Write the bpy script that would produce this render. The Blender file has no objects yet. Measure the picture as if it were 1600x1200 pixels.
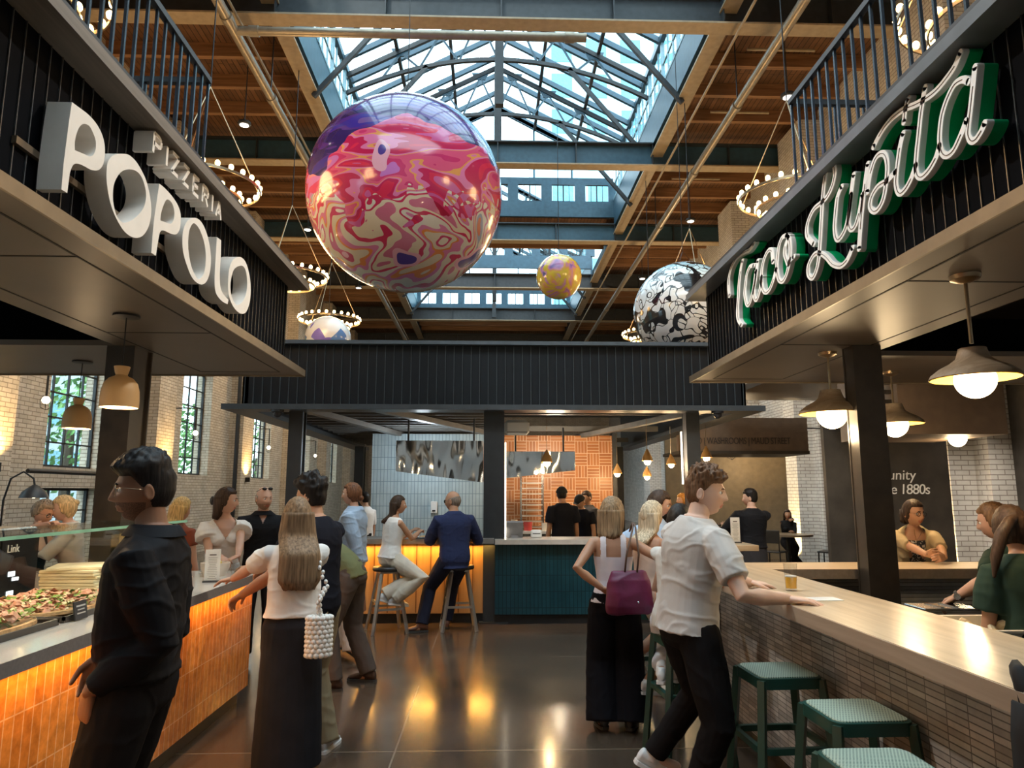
import bpy, math, random, os
import numpy as np
from mathutils import Vector, Matrix, noise, Euler
random.seed(7)
R = math.radians
sc = bpy.context.scene
col = sc.collection

# ------------------------------------------------------------------ mesh builder
class MB:
    def __init__(s): s.v = []; s.f = []; s.m = []; s.mi = 0
    def add(s, vs, fs, mi=None):
        o = len(s.v); s.v += [tuple(p) for p in vs]
        s.f += [tuple(i + o for i in q) for q in fs]; s.m += [s.mi if mi is None else mi] * len(fs)
        return s
    def merge(s, b, mi=None):
        o = len(s.v); s.v += b.v; s.f += [tuple(i + o for i in q) for q in b.f]
        s.m += b.m if mi is None else [mi] * len(b.f); return s
    def box(s, x0, x1, y0, y1, z0, z1, bev=0, mi=None):
        if x0 > x1: x0, x1 = x1, x0
        if y0 > y1: y0, y1 = y1, y0
        if z0 > z1: z0, z1 = z1, z0
        if bev <= 0:
            vs = [(x, y, z) for z in (z0, z1) for x, y in ((x0, y0), (x1, y0), (x1, y1), (x0, y1))]
            return s.add(vs, [(3, 2, 1, 0), (4, 5, 6, 7), (0, 1, 5, 4), (1, 2, 6, 5), (2, 3, 7, 6), (3, 0, 4, 7)], mi)
        b = bev; r = []
        for z, i in ((z0, b), (z0 + b, 0), (z1 - b, 0), (z1, b)):
            a0, a1, c0, c1 = x0 + i, x1 - i, y0 + i, y1 - i
            k = b if i == 0 else b * .5
            r.append([(a0 + k, c0, z), (a1 - k, c0, z), (a1, c0 + k, z), (a1, c1 - k, z), (a1 - k, c1, z), (a0 + k, c1, z), (a0, c1 - k, z), (a0, c0 + k, z)])
        return s.loft(r, mi=mi)
    def obox(s, c, ax, ay, az, mi=None):
        c = Vector(c); ax, ay, az = Vector(ax), Vector(ay), Vector(az)
        vs = [c + ax * i + ay * j + az * k for k in (-1, 1) for i, j in ((-1, -1), (1, -1), (1, 1), (-1, 1))]
        return s.add(vs, [(3, 2, 1, 0), (4, 5, 6, 7), (0, 1, 5, 4), (1, 2, 6, 5), (2, 3, 7, 6), (3, 0, 4, 7)], mi)
    def bar(s, p, q, w, h, up=(0, 0, 1), mi=None):
        p, q = Vector(p), Vector(q); d = (q - p); L = d.length
        if L < 1e-6: return s
        d /= L; u = Vector(up)
        if abs(d.dot(u)) > .98: u = Vector((0, 1, 0))
        r = d.cross(u).normalized(); u = r.cross(d)
        return s.obox((p + q) / 2, r * w / 2, d * L / 2, u * h / 2, mi)
    def loft(s, rings, cap0=True, cap1=True, closed=True, mi=None):
        n = len(rings[0]); o = len(s.v); m = s.mi if mi is None else mi
        for r in rings: s.v += [tuple(p) for p in r]
        k = n if closed else n - 1
        for i in range(len(rings) - 1):
            for j in range(k):
                a = o + i * n + j; b = o + i * n + (j + 1) % n
                s.f.append((a, b, b + n, a + n)); s.m.append(m)
        if cap0: s.f.append(tuple(o + j for j in range(n - 1, -1, -1))); s.m.append(m)
        if cap1: s.f.append(tuple(o + (len(rings) - 1) * n + j for j in range(n))); s.m.append(m)
        return s
    def tube(s, pts, rad, n=10, mi=None, round_=False):
        pts = [Vector(p) for p in pts]
        if not isinstance(rad, (list, tuple)): rad = [rad] * len(pts)
        rad = list(rad)
        if round_:
            d0 = (pts[0] - pts[1]).normalized(); d1 = (pts[-1] - pts[-2]).normalized()
            a, b = rad[0], rad[-1]
            pts = [pts[0] + d0 * a * .95, pts[0] + d0 * a * .6] + pts + [pts[-1] + d1 * b * .6, pts[-1] + d1 * b * .95]
            rad = [a * .3, a * .78] + rad + [b * .78, b * .3]
        rings = []; pu = None
        for i, p in enumerate(pts):
            d = (pts[min(i + 1, len(pts) - 1)] - pts[max(i - 1, 0)])
            d = d.normalized() if d.length > 1e-9 else Vector((0, 0, 1))
            if pu is None:
                pu = Vector((0, 0, 1)) if abs(d.z) < .9 else Vector((0, 1, 0))
            u = (pu - d * pu.dot(d))
            u = u.normalized() if u.length > 1e-6 else d.orthogonal().normalized()
            r = d.cross(u); pu = u
            rings.append([p + (u * math.sin(t) + r * math.cos(t)) * rad[i] for t in [2 * math.pi * k / n for k in range(n)]])
        return s.loft(rings, mi=mi)
    def lathe(s, prof, c=(0, 0, 0), n=32, mi=None, cap=False):
        rings = [[(c[0] + r * math.cos(2 * math.pi * k / n), c[1] + r * math.sin(2 * math.pi * k / n), c[2] + z) for k in range(n)] for r, z in prof]
        return s.loft(rings, cap, cap, mi=mi)
    def ball(s, c, r, n=16, m=10, mi=None, rot=None):
        if not isinstance(r, (list, tuple)): r = (r, r, r)
        c = Vector(c); rings = []
        for i in range(m + 1):
            t = -math.pi / 2 + math.pi * i / m; ct = max(math.cos(t), .01)
            ring = []
            for k in range(n):
                p = Vector((r[0] * ct * math.cos(2 * math.pi * k / n), r[1] * ct * math.sin(2 * math.pi * k / n), r[2] * math.sin(t)))
                if rot is not None: p = rot @ p
                ring.append(c + p)
            rings.append(ring)
        return s.loft(rings, mi=mi)
    def prism(s, poly, fn, d0, d1, mi=None):
        """2-D outline poly -> fn(a,b,d) gives the point at depth d"""
        n = len(poly)
        vs = [fn(a, b, d0) for a, b in poly] + [fn(a, b, d1) for a, b in poly]
        fs = [tuple(range(n)), tuple(range(2 * n - 1, n - 1, -1))] + [(i, i + n, (i + 1) % n + n, (i + 1) % n) for i in range(n)]
        return s.add(vs, fs, mi)
    def xf(s, M):
        s.v = [tuple(M @ Vector(p)) for p in s.v]; return s
    def build(s, name, mats, parent=None, smooth=False, loc=None):
        me = bpy.data.meshes.new(name); me.from_pydata(s.v, [], s.f)
        if not isinstance(mats, (list, tuple)): mats = [mats]
        for m in mats: me.materials.append(m)
        if len(mats) > 1: me.polygons.foreach_set('material_index', s.m)
        fixn(me)
        if smooth:
            me.polygons.foreach_set('use_smooth', [True] * len(me.polygons))
            if smooth != 'all':
                try: me.set_sharp_from_angle(angle=R(float(smooth) if smooth is not True else 40))
                except Exception: pass
        me.update()
        o = bpy.data.objects.new(name, me); col.objects.link(o)
        if parent is not None: o.parent = parent
        if loc: o.location = loc
        return o

import bmesh
def fixn(me):
    bm = bmesh.new(); bm.from_mesh(me); bmesh.ops.recalc_face_normals(bm, faces=bm.faces); bm.to_mesh(me); bm.free()

def thing(name, label, cat, loc=(0, 0, 0), rz=0, group=None):
    o = bpy.data.objects.new(name, None); col.objects.link(o)
    o.location = loc; o.rotation_euler = (0, 0, rz); o.empty_display_size = .1
    return tag(o, label, cat, group)
def tag(o, label=None, cat=None, group=None, kind=None):
    if label: o['label'] = label
    if cat: o['category'] = cat
    if group: o['group'] = group
    if kind: o['kind'] = kind
    return o
def struct(o, label=None):
    o['kind'] = 'structure'
    if label: o['label'] = label
    return o
def copy_tree(o, parent=None):
    c = o.copy(); col.objects.link(c)
    if parent is not None: c.parent = parent
    for ch in list(o.children): copy_tree(ch, c)
    return c

# ------------------------------------------------------------------ materials
MATS = {}
def newmat(name):
    m = bpy.data.materials.new(name); m.use_nodes = True; nt = m.node_tree
    b = nt.nodes['Principled BSDF']; return m, nt, b
def lk(nt, a, b): nt.links.new(a, b)
def node(nt, t, **k):
    n = nt.nodes.new(t)
    for a, v in k.items():
        if a.startswith('i_'): n.inputs[a[2:].replace('_', ' ')].default_value = v
        else: setattr(n, a, v)
    return n
def coords(nt, scale=(1, 1, 1), rot=(0, 0, 0), loc=(0, 0, 0)):
    tc = node(nt, 'ShaderNodeTexCoord'); mp = node(nt, 'ShaderNodeMapping')
    mp.inputs['Scale'].default_value = scale; mp.inputs['Rotation'].default_value = rot; mp.inputs['Location'].default_value = loc
    lk(nt, tc.outputs['Object'], mp.inputs['Vector']); return mp.outputs['Vector']
def ramp(nt, fac, stops, interp='LINEAR'):
    r = node(nt, 'ShaderNodeValToRGB'); r.color_ramp.interpolation = interp; cr = r.color_ramp
    while len(cr.elements) < len(stops): cr.elements.new(.5)
    for e, (p, c) in zip(cr.elements, stops): e.position = p; e.color = (*c, 1)
    lk(nt, fac, r.inputs['Fac']); return r.outputs['Color']
def math_(nt, op, a, b=None, c=None, clamp=False):
    n = node(nt, 'ShaderNodeMath', operation=op); n.use_clamp = clamp
    for i, x in enumerate((a, b, c)):
        if x is None: continue
        if isinstance(x, (int, float)): n.inputs[i].default_value = x
        else: lk(nt, x, n.inputs[i])
    return n.outputs[0]
def mixc(nt, fac, a, b, mode='MIX'):
    n = node(nt, 'ShaderNodeMix', data_type='RGBA', blend_type=mode)
    for s, x in ((0, fac), (6, a), (7, b)):
        if isinstance(x, (int, float)): n.inputs[s].default_value = x
        elif isinstance(x, tuple): n.inputs[s].default_value = (*x, 1)
        else: lk(nt, x, n.inputs[s])
    return n.outputs[2]
def bump(nt, b, h, st=.3, dist=.01):
    n = node(nt, 'ShaderNodeBump'); n.inputs['Strength'].default_value = st; n.inputs['Distance'].default_value = dist
    lk(nt, h, n.inputs['Height']); lk(nt, n.outputs[0], b.inputs['Normal'])
def M(name, c, rough=.5, metal=0, var=.12, sc_=(8, 8, 8), bmp=0, bsc=60, coat=0, sheen=0, sub=0, spec=.5):
    if name in MATS: return MATS[name]
    m, nt, b = newmat(name)
    v = coords(nt, sc_); n = node(nt, 'ShaderNodeTexNoise'); n.inputs['Scale'].default_value = 1; n.inputs['Detail'].default_value = 4
    lk(nt, v, n.inputs['Vector'])
    lo = tuple(x * (1 - var) for x in c); hi = tuple(min(1, x * (1 + var)) for x in c)
    lk(nt, ramp(nt, n.outputs['Fac'], [(.3, lo), (.7, hi)]), b.inputs['Base Color'])
    b.inputs['Roughness'].default_value = rough; b.inputs['Metallic'].default_value = metal
    b.inputs['Specular IOR Level'].default_value = spec
    if coat: b.inputs['Coat Weight'].default_value = coat; b.inputs['Coat Roughness'].default_value = .08
    if sheen: b.inputs['Sheen Weight'].default_value = sheen
    if sub:
        b.inputs['Subsurface Weight'].default_value = sub; b.inputs['Subsurface Radius'].default_value = (.02, .008, .004); b.inputs['Subsurface Scale'].default_value = .3
    if bmp:
        n2 = node(nt, 'ShaderNodeTexNoise'); n2.inputs['Scale'].default_value = bsc; n2.inputs['Detail'].default_value = 3
        lk(nt, coords(nt), n2.inputs['Vector']); bump(nt, b, n2.outputs['Fac'], bmp, .01)
    MATS[name] = m; return m
def EM(name, c, st):
    if name in MATS: return MATS[name]
    m, nt, b = newmat(name)
    b.inputs['Base Color'].default_value = (*c, 1); b.inputs['Emission Color'].default_value = (*c, 1); b.inputs['Emission Strength'].default_value = st
    MATS[name] = m; return m
def glass(name, tint=(.9, .97, .95), refl=.12, rough=.01):
    if name in MATS: return MATS[name]
    m = bpy.data.materials.new(name); m.use_nodes = True; nt = m.node_tree; nt.nodes.clear()
    o = node(nt, 'ShaderNodeOutputMaterial'); t = node(nt, 'ShaderNodeBsdfTransparent'); g = node(nt, 'ShaderNodeBsdfGlossy')
    t.inputs[0].default_value = (*tint, 1); g.inputs['Roughness'].default_value = rough
    fr = node(nt, 'ShaderNodeLayerWeight'); fr.inputs[0].default_value = .5; mx = node(nt, 'ShaderNodeMixShader')
    lk(nt, math_(nt, 'MULTIPLY_ADD', math_(nt, 'POWER', fr.outputs['Facing'], 5.), .5, refl * .5, clamp=True), mx.inputs[0])
    lk(nt, t.outputs[0], mx.inputs[1]); lk(nt, g.outputs[0], mx.inputs[2]); lk(nt, mx.outputs[0], o.inputs[0])
    MATS[name] = m; return m
def brick(name, axis, c1, c2, mortar, bw, bh, ms=.008, off=.5, rough=.7, bst=.6, var=.3, nsc=3., spec=.4, coat=0, relief=0):
    """axis: which plane the courses lie in: 'x' plane normal x (uses y,z), 'y' (uses x,z), 'z' (uses x,y)"""
    if name in MATS: return MATS[name]
    m, nt, b = newmat(name)
    tc = node(nt, 'ShaderNodeTexCoord'); sp = node(nt, 'ShaderNodeSeparateXYZ'); cb = node(nt, 'ShaderNodeCombineXYZ')
    lk(nt, tc.outputs['Object'], sp.inputs[0]); a = {'x': (1, 2), 'y': (0, 2), 'z': (0, 1), 'zt': (1, 0), 'xt': (2, 1), 'xy': (None, 2)}[axis]
    if a[0] is None: lk(nt, math_(nt, 'ADD', sp.outputs[0], sp.outputs[1]), cb.inputs[0])
    else: lk(nt, sp.outputs[a[0]], cb.inputs[0])
    lk(nt, sp.outputs[a[1]], cb.inputs[1])
    br = node(nt, 'ShaderNodeTexBrick'); br.offset = off; br.squash = 1
    lk(nt, cb.outputs[0], br.inputs['Vector']); br.inputs['Scale'].default_value = 1
    br.inputs['Color1'].default_value = (*c1, 1); br.inputs['Color2'].default_value = (*c2, 1); br.inputs['Mortar'].default_value = (*mortar, 1)
    br.inputs['Mortar Size'].default_value = ms; br.inputs['Brick Width'].default_value = bw; br.inputs['Row Height'].default_value = bh
    br.inputs['Bias'].default_value = 0; br.inputs['Mortar Smooth'].default_value = .1
    n = node(nt, 'ShaderNodeTexNoise'); n.inputs['Scale'].default_value = nsc; n.inputs['Detail'].default_value = 6; n.inputs['Roughness'].default_value = .65
    lk(nt, tc.outputs['Object'], n.inputs['Vector'])
    sh = ramp(nt, n.outputs['Fac'], [(.3, (1 - var,) * 3), (.7, (1 + var * .5,) * 3)])
    lk(nt, mixc(nt, 1., br.outputs['Color'], sh, 'MULTIPLY'), b.inputs['Base Color'])
    b.inputs['Roughness'].default_value = rough; b.inputs['Specular IOR Level'].default_value = spec
    if coat: b.inputs['Coat Weight'].default_value = coat; b.inputs['Coat Roughness'].default_value = .1
    h = math_(nt, 'SUBTRACT', 1., br.outputs['Fac'])
    h = math_(nt, 'ADD', h, math_(nt, 'MULTIPLY', n.outputs['Fac'], .35))
    if relief:
        bw_ = node(nt, 'ShaderNodeRGBToBW'); lk(nt, br.outputs['Color'], bw_.inputs[0]); h = math_(nt, 'ADD', h, math_(nt, 'MULTIPLY', bw_.outputs[0], relief))
    bump(nt, b, h, bst, .006)
    MATS[name] = m; return m
def wood(name, c1, c2, grain='y', rough=.4, scale=1., coat=0, plank=0):
    if name in MATS: return MATS[name]
    m, nt, b = newmat(name)
    s = {'y': (14, .7, 14), 'x': (.7, 14, 14), 'z': (14, 14, .7)}[grain]
    v = coords(nt, tuple(q * scale for q in s)); n = node(nt, 'ShaderNodeTexNoise'); n.inputs['Scale'].default_value = 1.; n.inputs['Detail'].default_value = 7
    n.inputs['Roughness'].default_value = .6; n.inputs['Distortion'].default_value = .6
    lk(nt, v, n.inputs['Vector']); c = ramp(nt, n.outputs['Fac'], [(.3, c1), (.68, c2)])
    lk(nt, c, b.inputs['Base Color']); b.inputs['Roughness'].default_value = rough
    if coat: b.inputs['Coat Weight'].default_value = coat; b.inputs['Coat Roughness'].default_value = .15
    bump(nt, b, n.outputs['Fac'], .15, .004); MATS[name] = m; return m

BLACK = M('black_steel', (.012, .013, .015), .45, var=.3, spec=.4)
BLUESTEEL = M('painted_blue_grey_steel', (.035, .085, .125), .4, var=.15)
DARKSTEEL = M('dark_painted_steel', (.03, .035, .04), .45, var=.2)
TANLITSTEEL = M('warm_lit_tan_steel', (.35, .275, .18), .5, var=.12)  # warm light on the beam flanges put into the colour; conduits share it
STAIN = M('brushed_stainless', (.55, .55, .54), .22, 1, var=.05, sc_=(1, 60, 60))
CHROME = M('polished_steel', (.75, .75, .75), .12, 1, var=.02)
LEGGREY = M('zinc_leg_metal', (.42, .4, .37), .35, .8, var=.05)
BATTEN = M('black_batten', (.07, .075, .08), .22, var=.2, spec=.8)
SOFFIT = M('bronze_soffit_panel', (.11, .088, .07), .42, var=.1, sc_=(2, 2, 2))
SOFFIT_LINE = M('soffit_joint', (.01, .009, .008), .7)
WHITE = M('white_paint', (.78, .78, .76), .4, var=.03)
CREAM = M('cream_letter_face', (.88, .83, .76), .45, var=.04)
PLASTER = M('dark_plaster', (.05, .045, .04), .8, var=.2)
BRASS = M('aged_brass', (.35, .26, .16), .3, .9)
BRICKX = brick('painted_brick_side', 'xy', (.52, .45, .35), (.62, .55, .45), (.28, .23, .17), .225, .076, .007, rough=.75, bst=.8, var=.22, nsc=2.5)
BRICKW = brick('whitewashed_brick', 'xy', (.70, .69, .66), (.80, .79, .76), (.36, .33, .30), .225, .076, .007, rough=.75, bst=.8, var=.18, nsc=2.5)
DECKWOOD = brick('ceiling_boards', 'zt', (.13, .062, .028), (.19, .092, .042), (.03, .015, .008), 4.1, .115, .008, rough=.7, bst=.5, var=.45, nsc=1.6)
JOIST = wood('joist_timber', (.16, .075, .03), (.34, .18, .085), 'x', .65)
PANEL_OAK = wood('oak_front_panel', (.42, .22, .08), (.56, .33, .14), 'z', .45)
BAROAK = wood('pale_oak_worktop', (.52, .38, .23), (.74, .58, .40), 'y', .28, 1.3, coat=.4)
BAROAKX = wood('pale_oak_worktop_across', (.52, .38, .23), (.74, .58, .40), 'x', .3, 1.3, coat=.3)
BARSIDE = wood('weathered_oak_edge', (.28, .21, .15), (.38, .29, .21), 'y', .5, 1.6)
GREYLEDGE = wood('grey_stained_ledge', (.12, .10, .08), (.22, .185, .15), 'y', .6, 1.2)
QUARTZ = M('white_speckled_quartz', (.66, .64, .60), .1, var=.06, sc_=(120, 120, 120), coat=.3)
QUARTZEDGE = M('grey_stone_edge', (.16, .15, .145), .35, var=.12, sc_=(60, 60, 60))
ORANGETILE = brick('orange_glazed_tile', 'x', (.62, .19, .028), (.72, .26, .045), (.82, .42, .18), .062, .25, .0035, off=0, rough=.22, bst=.35, var=.4, nsc=14, coat=.35)
GREYTILE = brick('grey_ribbed_tile', 'x', (.28, .27, .255), (.58, .565, .535), (.15, .145, .135), .125, .027, .0026, off=0, rough=.4, bst=.9, var=.3, nsc=5, relief=1.2)
TEALTILE = brick('dark_teal_tile', 'y', (.008, .045, .06), (.012, .06, .078), (.004, .02, .028), .05, .2, .004, off=0, rough=.3, bst=.4, var=.25)
PALETILE = brick('pale_blue_stacked_tile', 'y', (.42, .52, .56), (.50, .60, .63), (.22, .29, .33), .065, .23, .005, off=0, rough=.25, bst=.4, var=.1)
KRAFT = M('kraft_board', (.55, .40, .24), .8)
LAMPCLAY = M('clay_lamp_shade', (.60, .38, .17), .55, var=.05)
GREENMETAL = M('forest_green_metal', (.009, .058, .046), .35, var=.1)
BULB = EM('warm_bulb', (1, .66, .26), 14)
GLOBE = EM('warm_globe', (1, .80, .50), 9)
GLOWUNDER = EM('lit_diffuser', (1, .75, .45), 3.5)
EYEW = M('eye_white', (.75, .73, .70), .25, var=.02); IRIS = M('dark_iris', (.03, .018, .01), .15)
LIP = {}
def basket():
    m, nt, b = newmat('orange_basketweave_tile')
    tc = node(nt, 'ShaderNodeTexCoord'); sp = node(nt, 'ShaderNodeSeparateXYZ'); lk(nt, tc.outputs['Object'], sp.inputs[0])
    out = []
    for a, c in ((0, 2), (2, 0)):
        cb = node(nt, 'ShaderNodeCombineXYZ'); lk(nt, sp.outputs[a], cb.inputs[0]); lk(nt, sp.outputs[c], cb.inputs[1])
        br = node(nt, 'ShaderNodeTexBrick'); br.offset = 0; lk(nt, cb.outputs[0], br.inputs['Vector']); br.inputs['Scale'].default_value = 1
        br.inputs['Color1'].default_value = (.36, .12, .035, 1); br.inputs['Color2'].default_value = (.50, .19, .06, 1); br.inputs['Mortar'].default_value = (.75, .55, .38, 1)
        br.inputs['Mortar Size'].default_value = .005; br.inputs['Brick Width'].default_value = .24; br.inputs['Row Height'].default_value = .06; out.append(br)
    k = math_(nt, 'ADD', math_(nt, 'FLOOR', math_(nt, 'DIVIDE', sp.outputs[0], .24)), math_(nt, 'FLOOR', math_(nt, 'DIVIDE', sp.outputs[2], .24)))
    k = math_(nt, 'ABSOLUTE', math_(nt, 'MODULO', k, 2.))
    lk(nt, mixc(nt, k, out[0].outputs['Color'], out[1].outputs['Color']), b.inputs['Base Color']); b.inputs['Roughness'].default_value = .35
    return m
BASKET = basket()
def floor_mat():
    m, nt, b = newmat('polished_brown_concrete')
    n = node(nt, 'ShaderNodeTexNoise'); n.inputs['Scale'].default_value = .9; n.inputs['Detail'].default_value = 8; n.inputs['Roughness'].default_value = .62
    lk(nt, coords(nt), n.inputs['Vector'])
    c = ramp(nt, n.outputs['Fac'], [(.3, (.035, .024, .017)), (.5, (.075, .052, .036)), (.72, (.12, .082, .055))])
    br = node(nt, 'ShaderNodeTexBrick'); br.offset = 0; lk(nt, coords(nt, loc=(.6, .35, 0)), br.inputs['Vector']); br.inputs['Scale'].default_value = 1
    br.inputs['Mortar Size'].default_value = .006; br.inputs['Brick Width'].default_value = 3.3; br.inputs['Row Height'].default_value = 2.6
    lk(nt, mixc(nt, br.outputs['Fac'], c, (.20, .16, .12)), b.inputs['Base Color'])
    n2 = node(nt, 'ShaderNodeTexNoise'); n2.inputs['Scale'].default_value = 3.; n2.inputs['Detail'].default_value = 6; lk(nt, coords(nt), n2.inputs['Vector'])
    lk(nt, math_(nt, 'MULTIPLY_ADD', n2.outputs['Fac'], .22, .10), b.inputs['Roughness'])
    b.inputs['Specular IOR Level'].default_value = .6; b.inputs['Coat Weight'].default_value = .35; b.inputs['Coat Roughness'].default_value = .12
    bump(nt, b, n2.outputs['Fac'], .04, .01); return m
FLOORM = floor_mat()

# ================================================================== setting
XL, XR, YB, YF, ZC = -8.0, 8.0, -5.0, 47.0, 10.9
BEAMS = [0.5, 6.0, 11.6, 17.2, 22.8, 28.4, 34.0, 39.7]
OX0, OX1 = -3.85, 4.2            # the roof opening under the monitor
struct(MB().box(XL - .4, XR + .4, YB, YF, -.2, 0).build('floor', FLOORM), 'polished dark brown concrete floor')
c = MB(); c.box(XL - .4, OX0 - .25, YB, YF, ZC, ZC + .25); c.box(OX1 + .25, XR + .4, YB, YF, ZC, ZC + .25)
c.box(OX0 - .25, OX1 + .25, 22.9, 25.6, ZC, ZC + .25); c.box(OX0 - .25, OX1 + .25, 36.5, YF, ZC, ZC + .25)
c.box(OX0 - .25, OX1 + .25, YB, -2, ZC, ZC + .25)
ceil = struct(c.build('ceiling', DECKWOOD), 'brown timber board ceiling')
def joists(x0, x1, y0, y1):
    y = y0 + .95
    while y < y1 - .3:
        MB().box(x0, x1, y - .055, y + .055, ZC - .3, ZC).build('joist', JOIST, ceil); y += 1.12
ends = [YB] + BEAMS + [YF]
for a, b in zip(ends[1:-2], ends[2:-1]):
    joists(XL, OX0 - .3, a, b); joists(OX1 + .3, XR, a, b)
for a, b in ((23., 25.5), (36.6, 39.5)): joists(OX0, OX1, a, b)

# exterior walls with tall windows and brick pilasters
WY = [2.4, 8.1, 13.9, 19.4, 25.05, 30.7, 36.3]       # window centres on the left wall
def side_wall(sx, name, wins, mat, wz0=2.1, wz1=5.4, hw=.95, low=None):
    X0 = XL if sx < 0 else XR; t = .45 * sx
    w = MB(); y = YB
    for cy in wins:
        a, b = cy - hw, cy + hw
        w.box(X0, X0 + t, y, a, 0, ZC)
        lo = low[cy] if (low and cy in low) else None
        if lo: w.box(X0, X0 + t, a, b, lo[1], wz0); w.box(X0, X0 + t, a, b, 0, lo[0])
        else: w.box(X0, X0 + t, a, b, 0, wz0)
        w.box(X0, X0 + t, a, b, wz1, ZC); y = b
    w.box(X0, X0 + t, y, YF, 0, ZC)
    return struct(w.build(name, mat), 'pale painted brick side wall')
side_wall(-1, 'wall_left', WY, BRICKX, low={WY[1]: (.9, 1.75), WY[2]: (.85, 1.72)})
side_wall(1, 'wall_right', [], BRICKW)
struct(MB().box(XL - .4, XR + .4, YF, YF + .3, 0, ZC + 3).build('wall_far', BRICKX), 'far brick end wall')
struct(MB().box(XL - .4, XR + .4, YB - .3, YB, 0, ZC + 3).build('wall_back', BRICKW), 'brick wall behind the viewer')
PANE = glass('window_glass', (.93, .97, .97), .06)
LEAFY = M('leafy_green', (.22, .42, .16), .8, var=.6, sc_=(3, 3, 3))
wn = 0
def window(y0, y1, z0, z1, nx, nz, X=XL):
    global wn; wn += 1
    f = MB(); t = .05; x0, x1 = X - .28, X - .22
    f.box(x0, x1, y0, y0 + t, z0, z1); f.box(x0, x1, y1 - t, y1, z0, z1); f.box(x0, x1, y0, y1, z0, z0 + t); f.box(x0, x1, y0, y1, z1 - t, z1)
    for i in range(1, nx): yy = y0 + (y1 - y0) * i / nx; f.box(x0 + .01, x1 - .01, yy - .014, yy + .014, z0, z1)
    for i in range(1, nz): zz = z0 + (z1 - z0) * i / nz; f.box(x0 + .01, x1 - .01, y0, y1, zz - .014, zz + .014)
    o = struct(f.build('window_%d' % wn, BLACK), 'black steel grid window in brick wall')
    MB().box(x0 + .025, x0 + .031, y0 + t, y1 - t, z0 + t, z1 - t).build('pane', PANE, o)
for cy in WY: window(cy - .95, cy + .95, 2.1, 5.4, 4, 7)
window(WY[1] - .95, WY[1] + .95, .9, 1.75, 3, 2); window(WY[2] - .95, WY[2] + .95, .85, 1.72, 3, 2)
tn = 0
def pilaster(x0, x1, y0, y1, mat, z1=ZC - .3):
    global tn; tn += 1
    struct(MB().box(x0, x1, y0, y1, 0, z1).build('trim_%d' % tn, mat), 'brick pilaster')
for y in (5.3, 11.0, 16.7, 22.3, 27.9, 33.5, 39.2): pilaster(XL, XL + .42, y - .45, y + .45, BRICKX); 
for y in (5.3, 10.95, 16.35, 21.2, 27.9, 33.5): pilaster(XR - .55, XR, y - .62, y + .62, BRICKW)
for y in (10.95, 16.35): pilaster(XR - .95, XR - .55, y - .3, y + .3, BRICKW, 5.4)
# dark infill panels between the right-hand pilasters
for y0, y1 in ((5.95, 10.3), (11.6, 15.7), (17., 20.55), (21.85, 27.2)):
    tn += 1; struct(MB().box(XR - .2, XR - .02, y0, y1, 0, 3.3).build('trim_%d' % tn, PLASTER), 'dark infill panel between pilasters')

# trees and buildings outside
def blobtree(x, y, z, r, label):
    t = thing('tree', label, 'tree', (x, y, 0), group='trees outside the left windows')
    MB().tube([(0, 0, -1), (0, 0, z)], [.2, .12], 8).build('trunk', M('bark', (.12, .09, .07), .9), t)
    b = MB()
    for k in range(900):
        v = Vector((random.gauss(0, 1), random.gauss(0, 1), random.gauss(0, 1))).normalized() * r * random.uniform(.5, 1.05)
        c_ = v + Vector((0, 0, z)); s_ = random.uniform(.07, .15); n = Vector((random.uniform(-1, 1), random.uniform(-1, 1), random.uniform(-.3, 1))).normalized()
        a = n.orthogonal().normalized() * s_; d = n.cross(a).normalized() * s_ * .6
        b.add([c_ - a, c_ - d, c_ + a, c_ + d], [(0, 1, 2, 3)])
    b.build('foliage', LEAFY, t)
for i, (x, y, z, r) in enumerate(((-11.5, 15.2, 3.6, 1.9), (-12, 20.5, 3.4, 1.8), (-12.5, 27., 3.4, 2.), (-13, 33., 3.6, 2.), (-13, 40, 3.5, 2.1), (-11, 12., 1.6, 1.3))):
    blobtree(x, y, z, r, 'leafy green tree standing outside the tall left windows')
def tower(x0, x1, y0, y1, h, mat, label, wm):
    t = thing('building', label, 'building', ((x0 + x1) / 2, (y0 + y1) / 2, 0)); cx, cy = (x0 + x1) / 2, (y0 + y1) / 2
    MB().box(x0 - cx, x1 - cx, y0 - cy, y1 - cy, -.2, h).build('wall', mat, t)
    b = MB(); z = 2.
    if y0 > 45:
        while z < h - 2:
            x = x0 + .8
            while x < x1 - 2: b.box(x - cx, x - cx + 1.7, y0 - cy - .05, y0 - cy, z, z + 2.1); x += 2.9
            z += 3.2
    sx = x0 if x0 > 0 else x1; e = -.05 if x0 > 0 else .05
    while z < h - 2:
        y = y0 + 1
        while y < y1 - 1.5: b.box(sx - cx, sx - cx + e, y - cy, y - cy + 1.3, z, z + 1.7); y += 2.2
        z += 3.
    b.build('facade_windows', wm, t)
FAC1 = M('light_concrete_facade', (.42, .62, .68), .7, var=.04); FACW = M('blue_window_band', (.12, .36, .46), .25)
tower(4.2, 24, 54, 74, 92, FAC1, 'tall pale apartment tower seen through the skylight glass', FACW)
tower(-34, -22, 6, 44, 22, M('grey_facade', (.60, .64, .68), .7), 'grey block across the street beyond the left windows', FACW)
struct(MB().box(-60, -8.45, -30, 70, -.25, -.05).build('ground_outside', M('asphalt', (.22, .22, .22), .9)), 'street outside')

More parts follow.
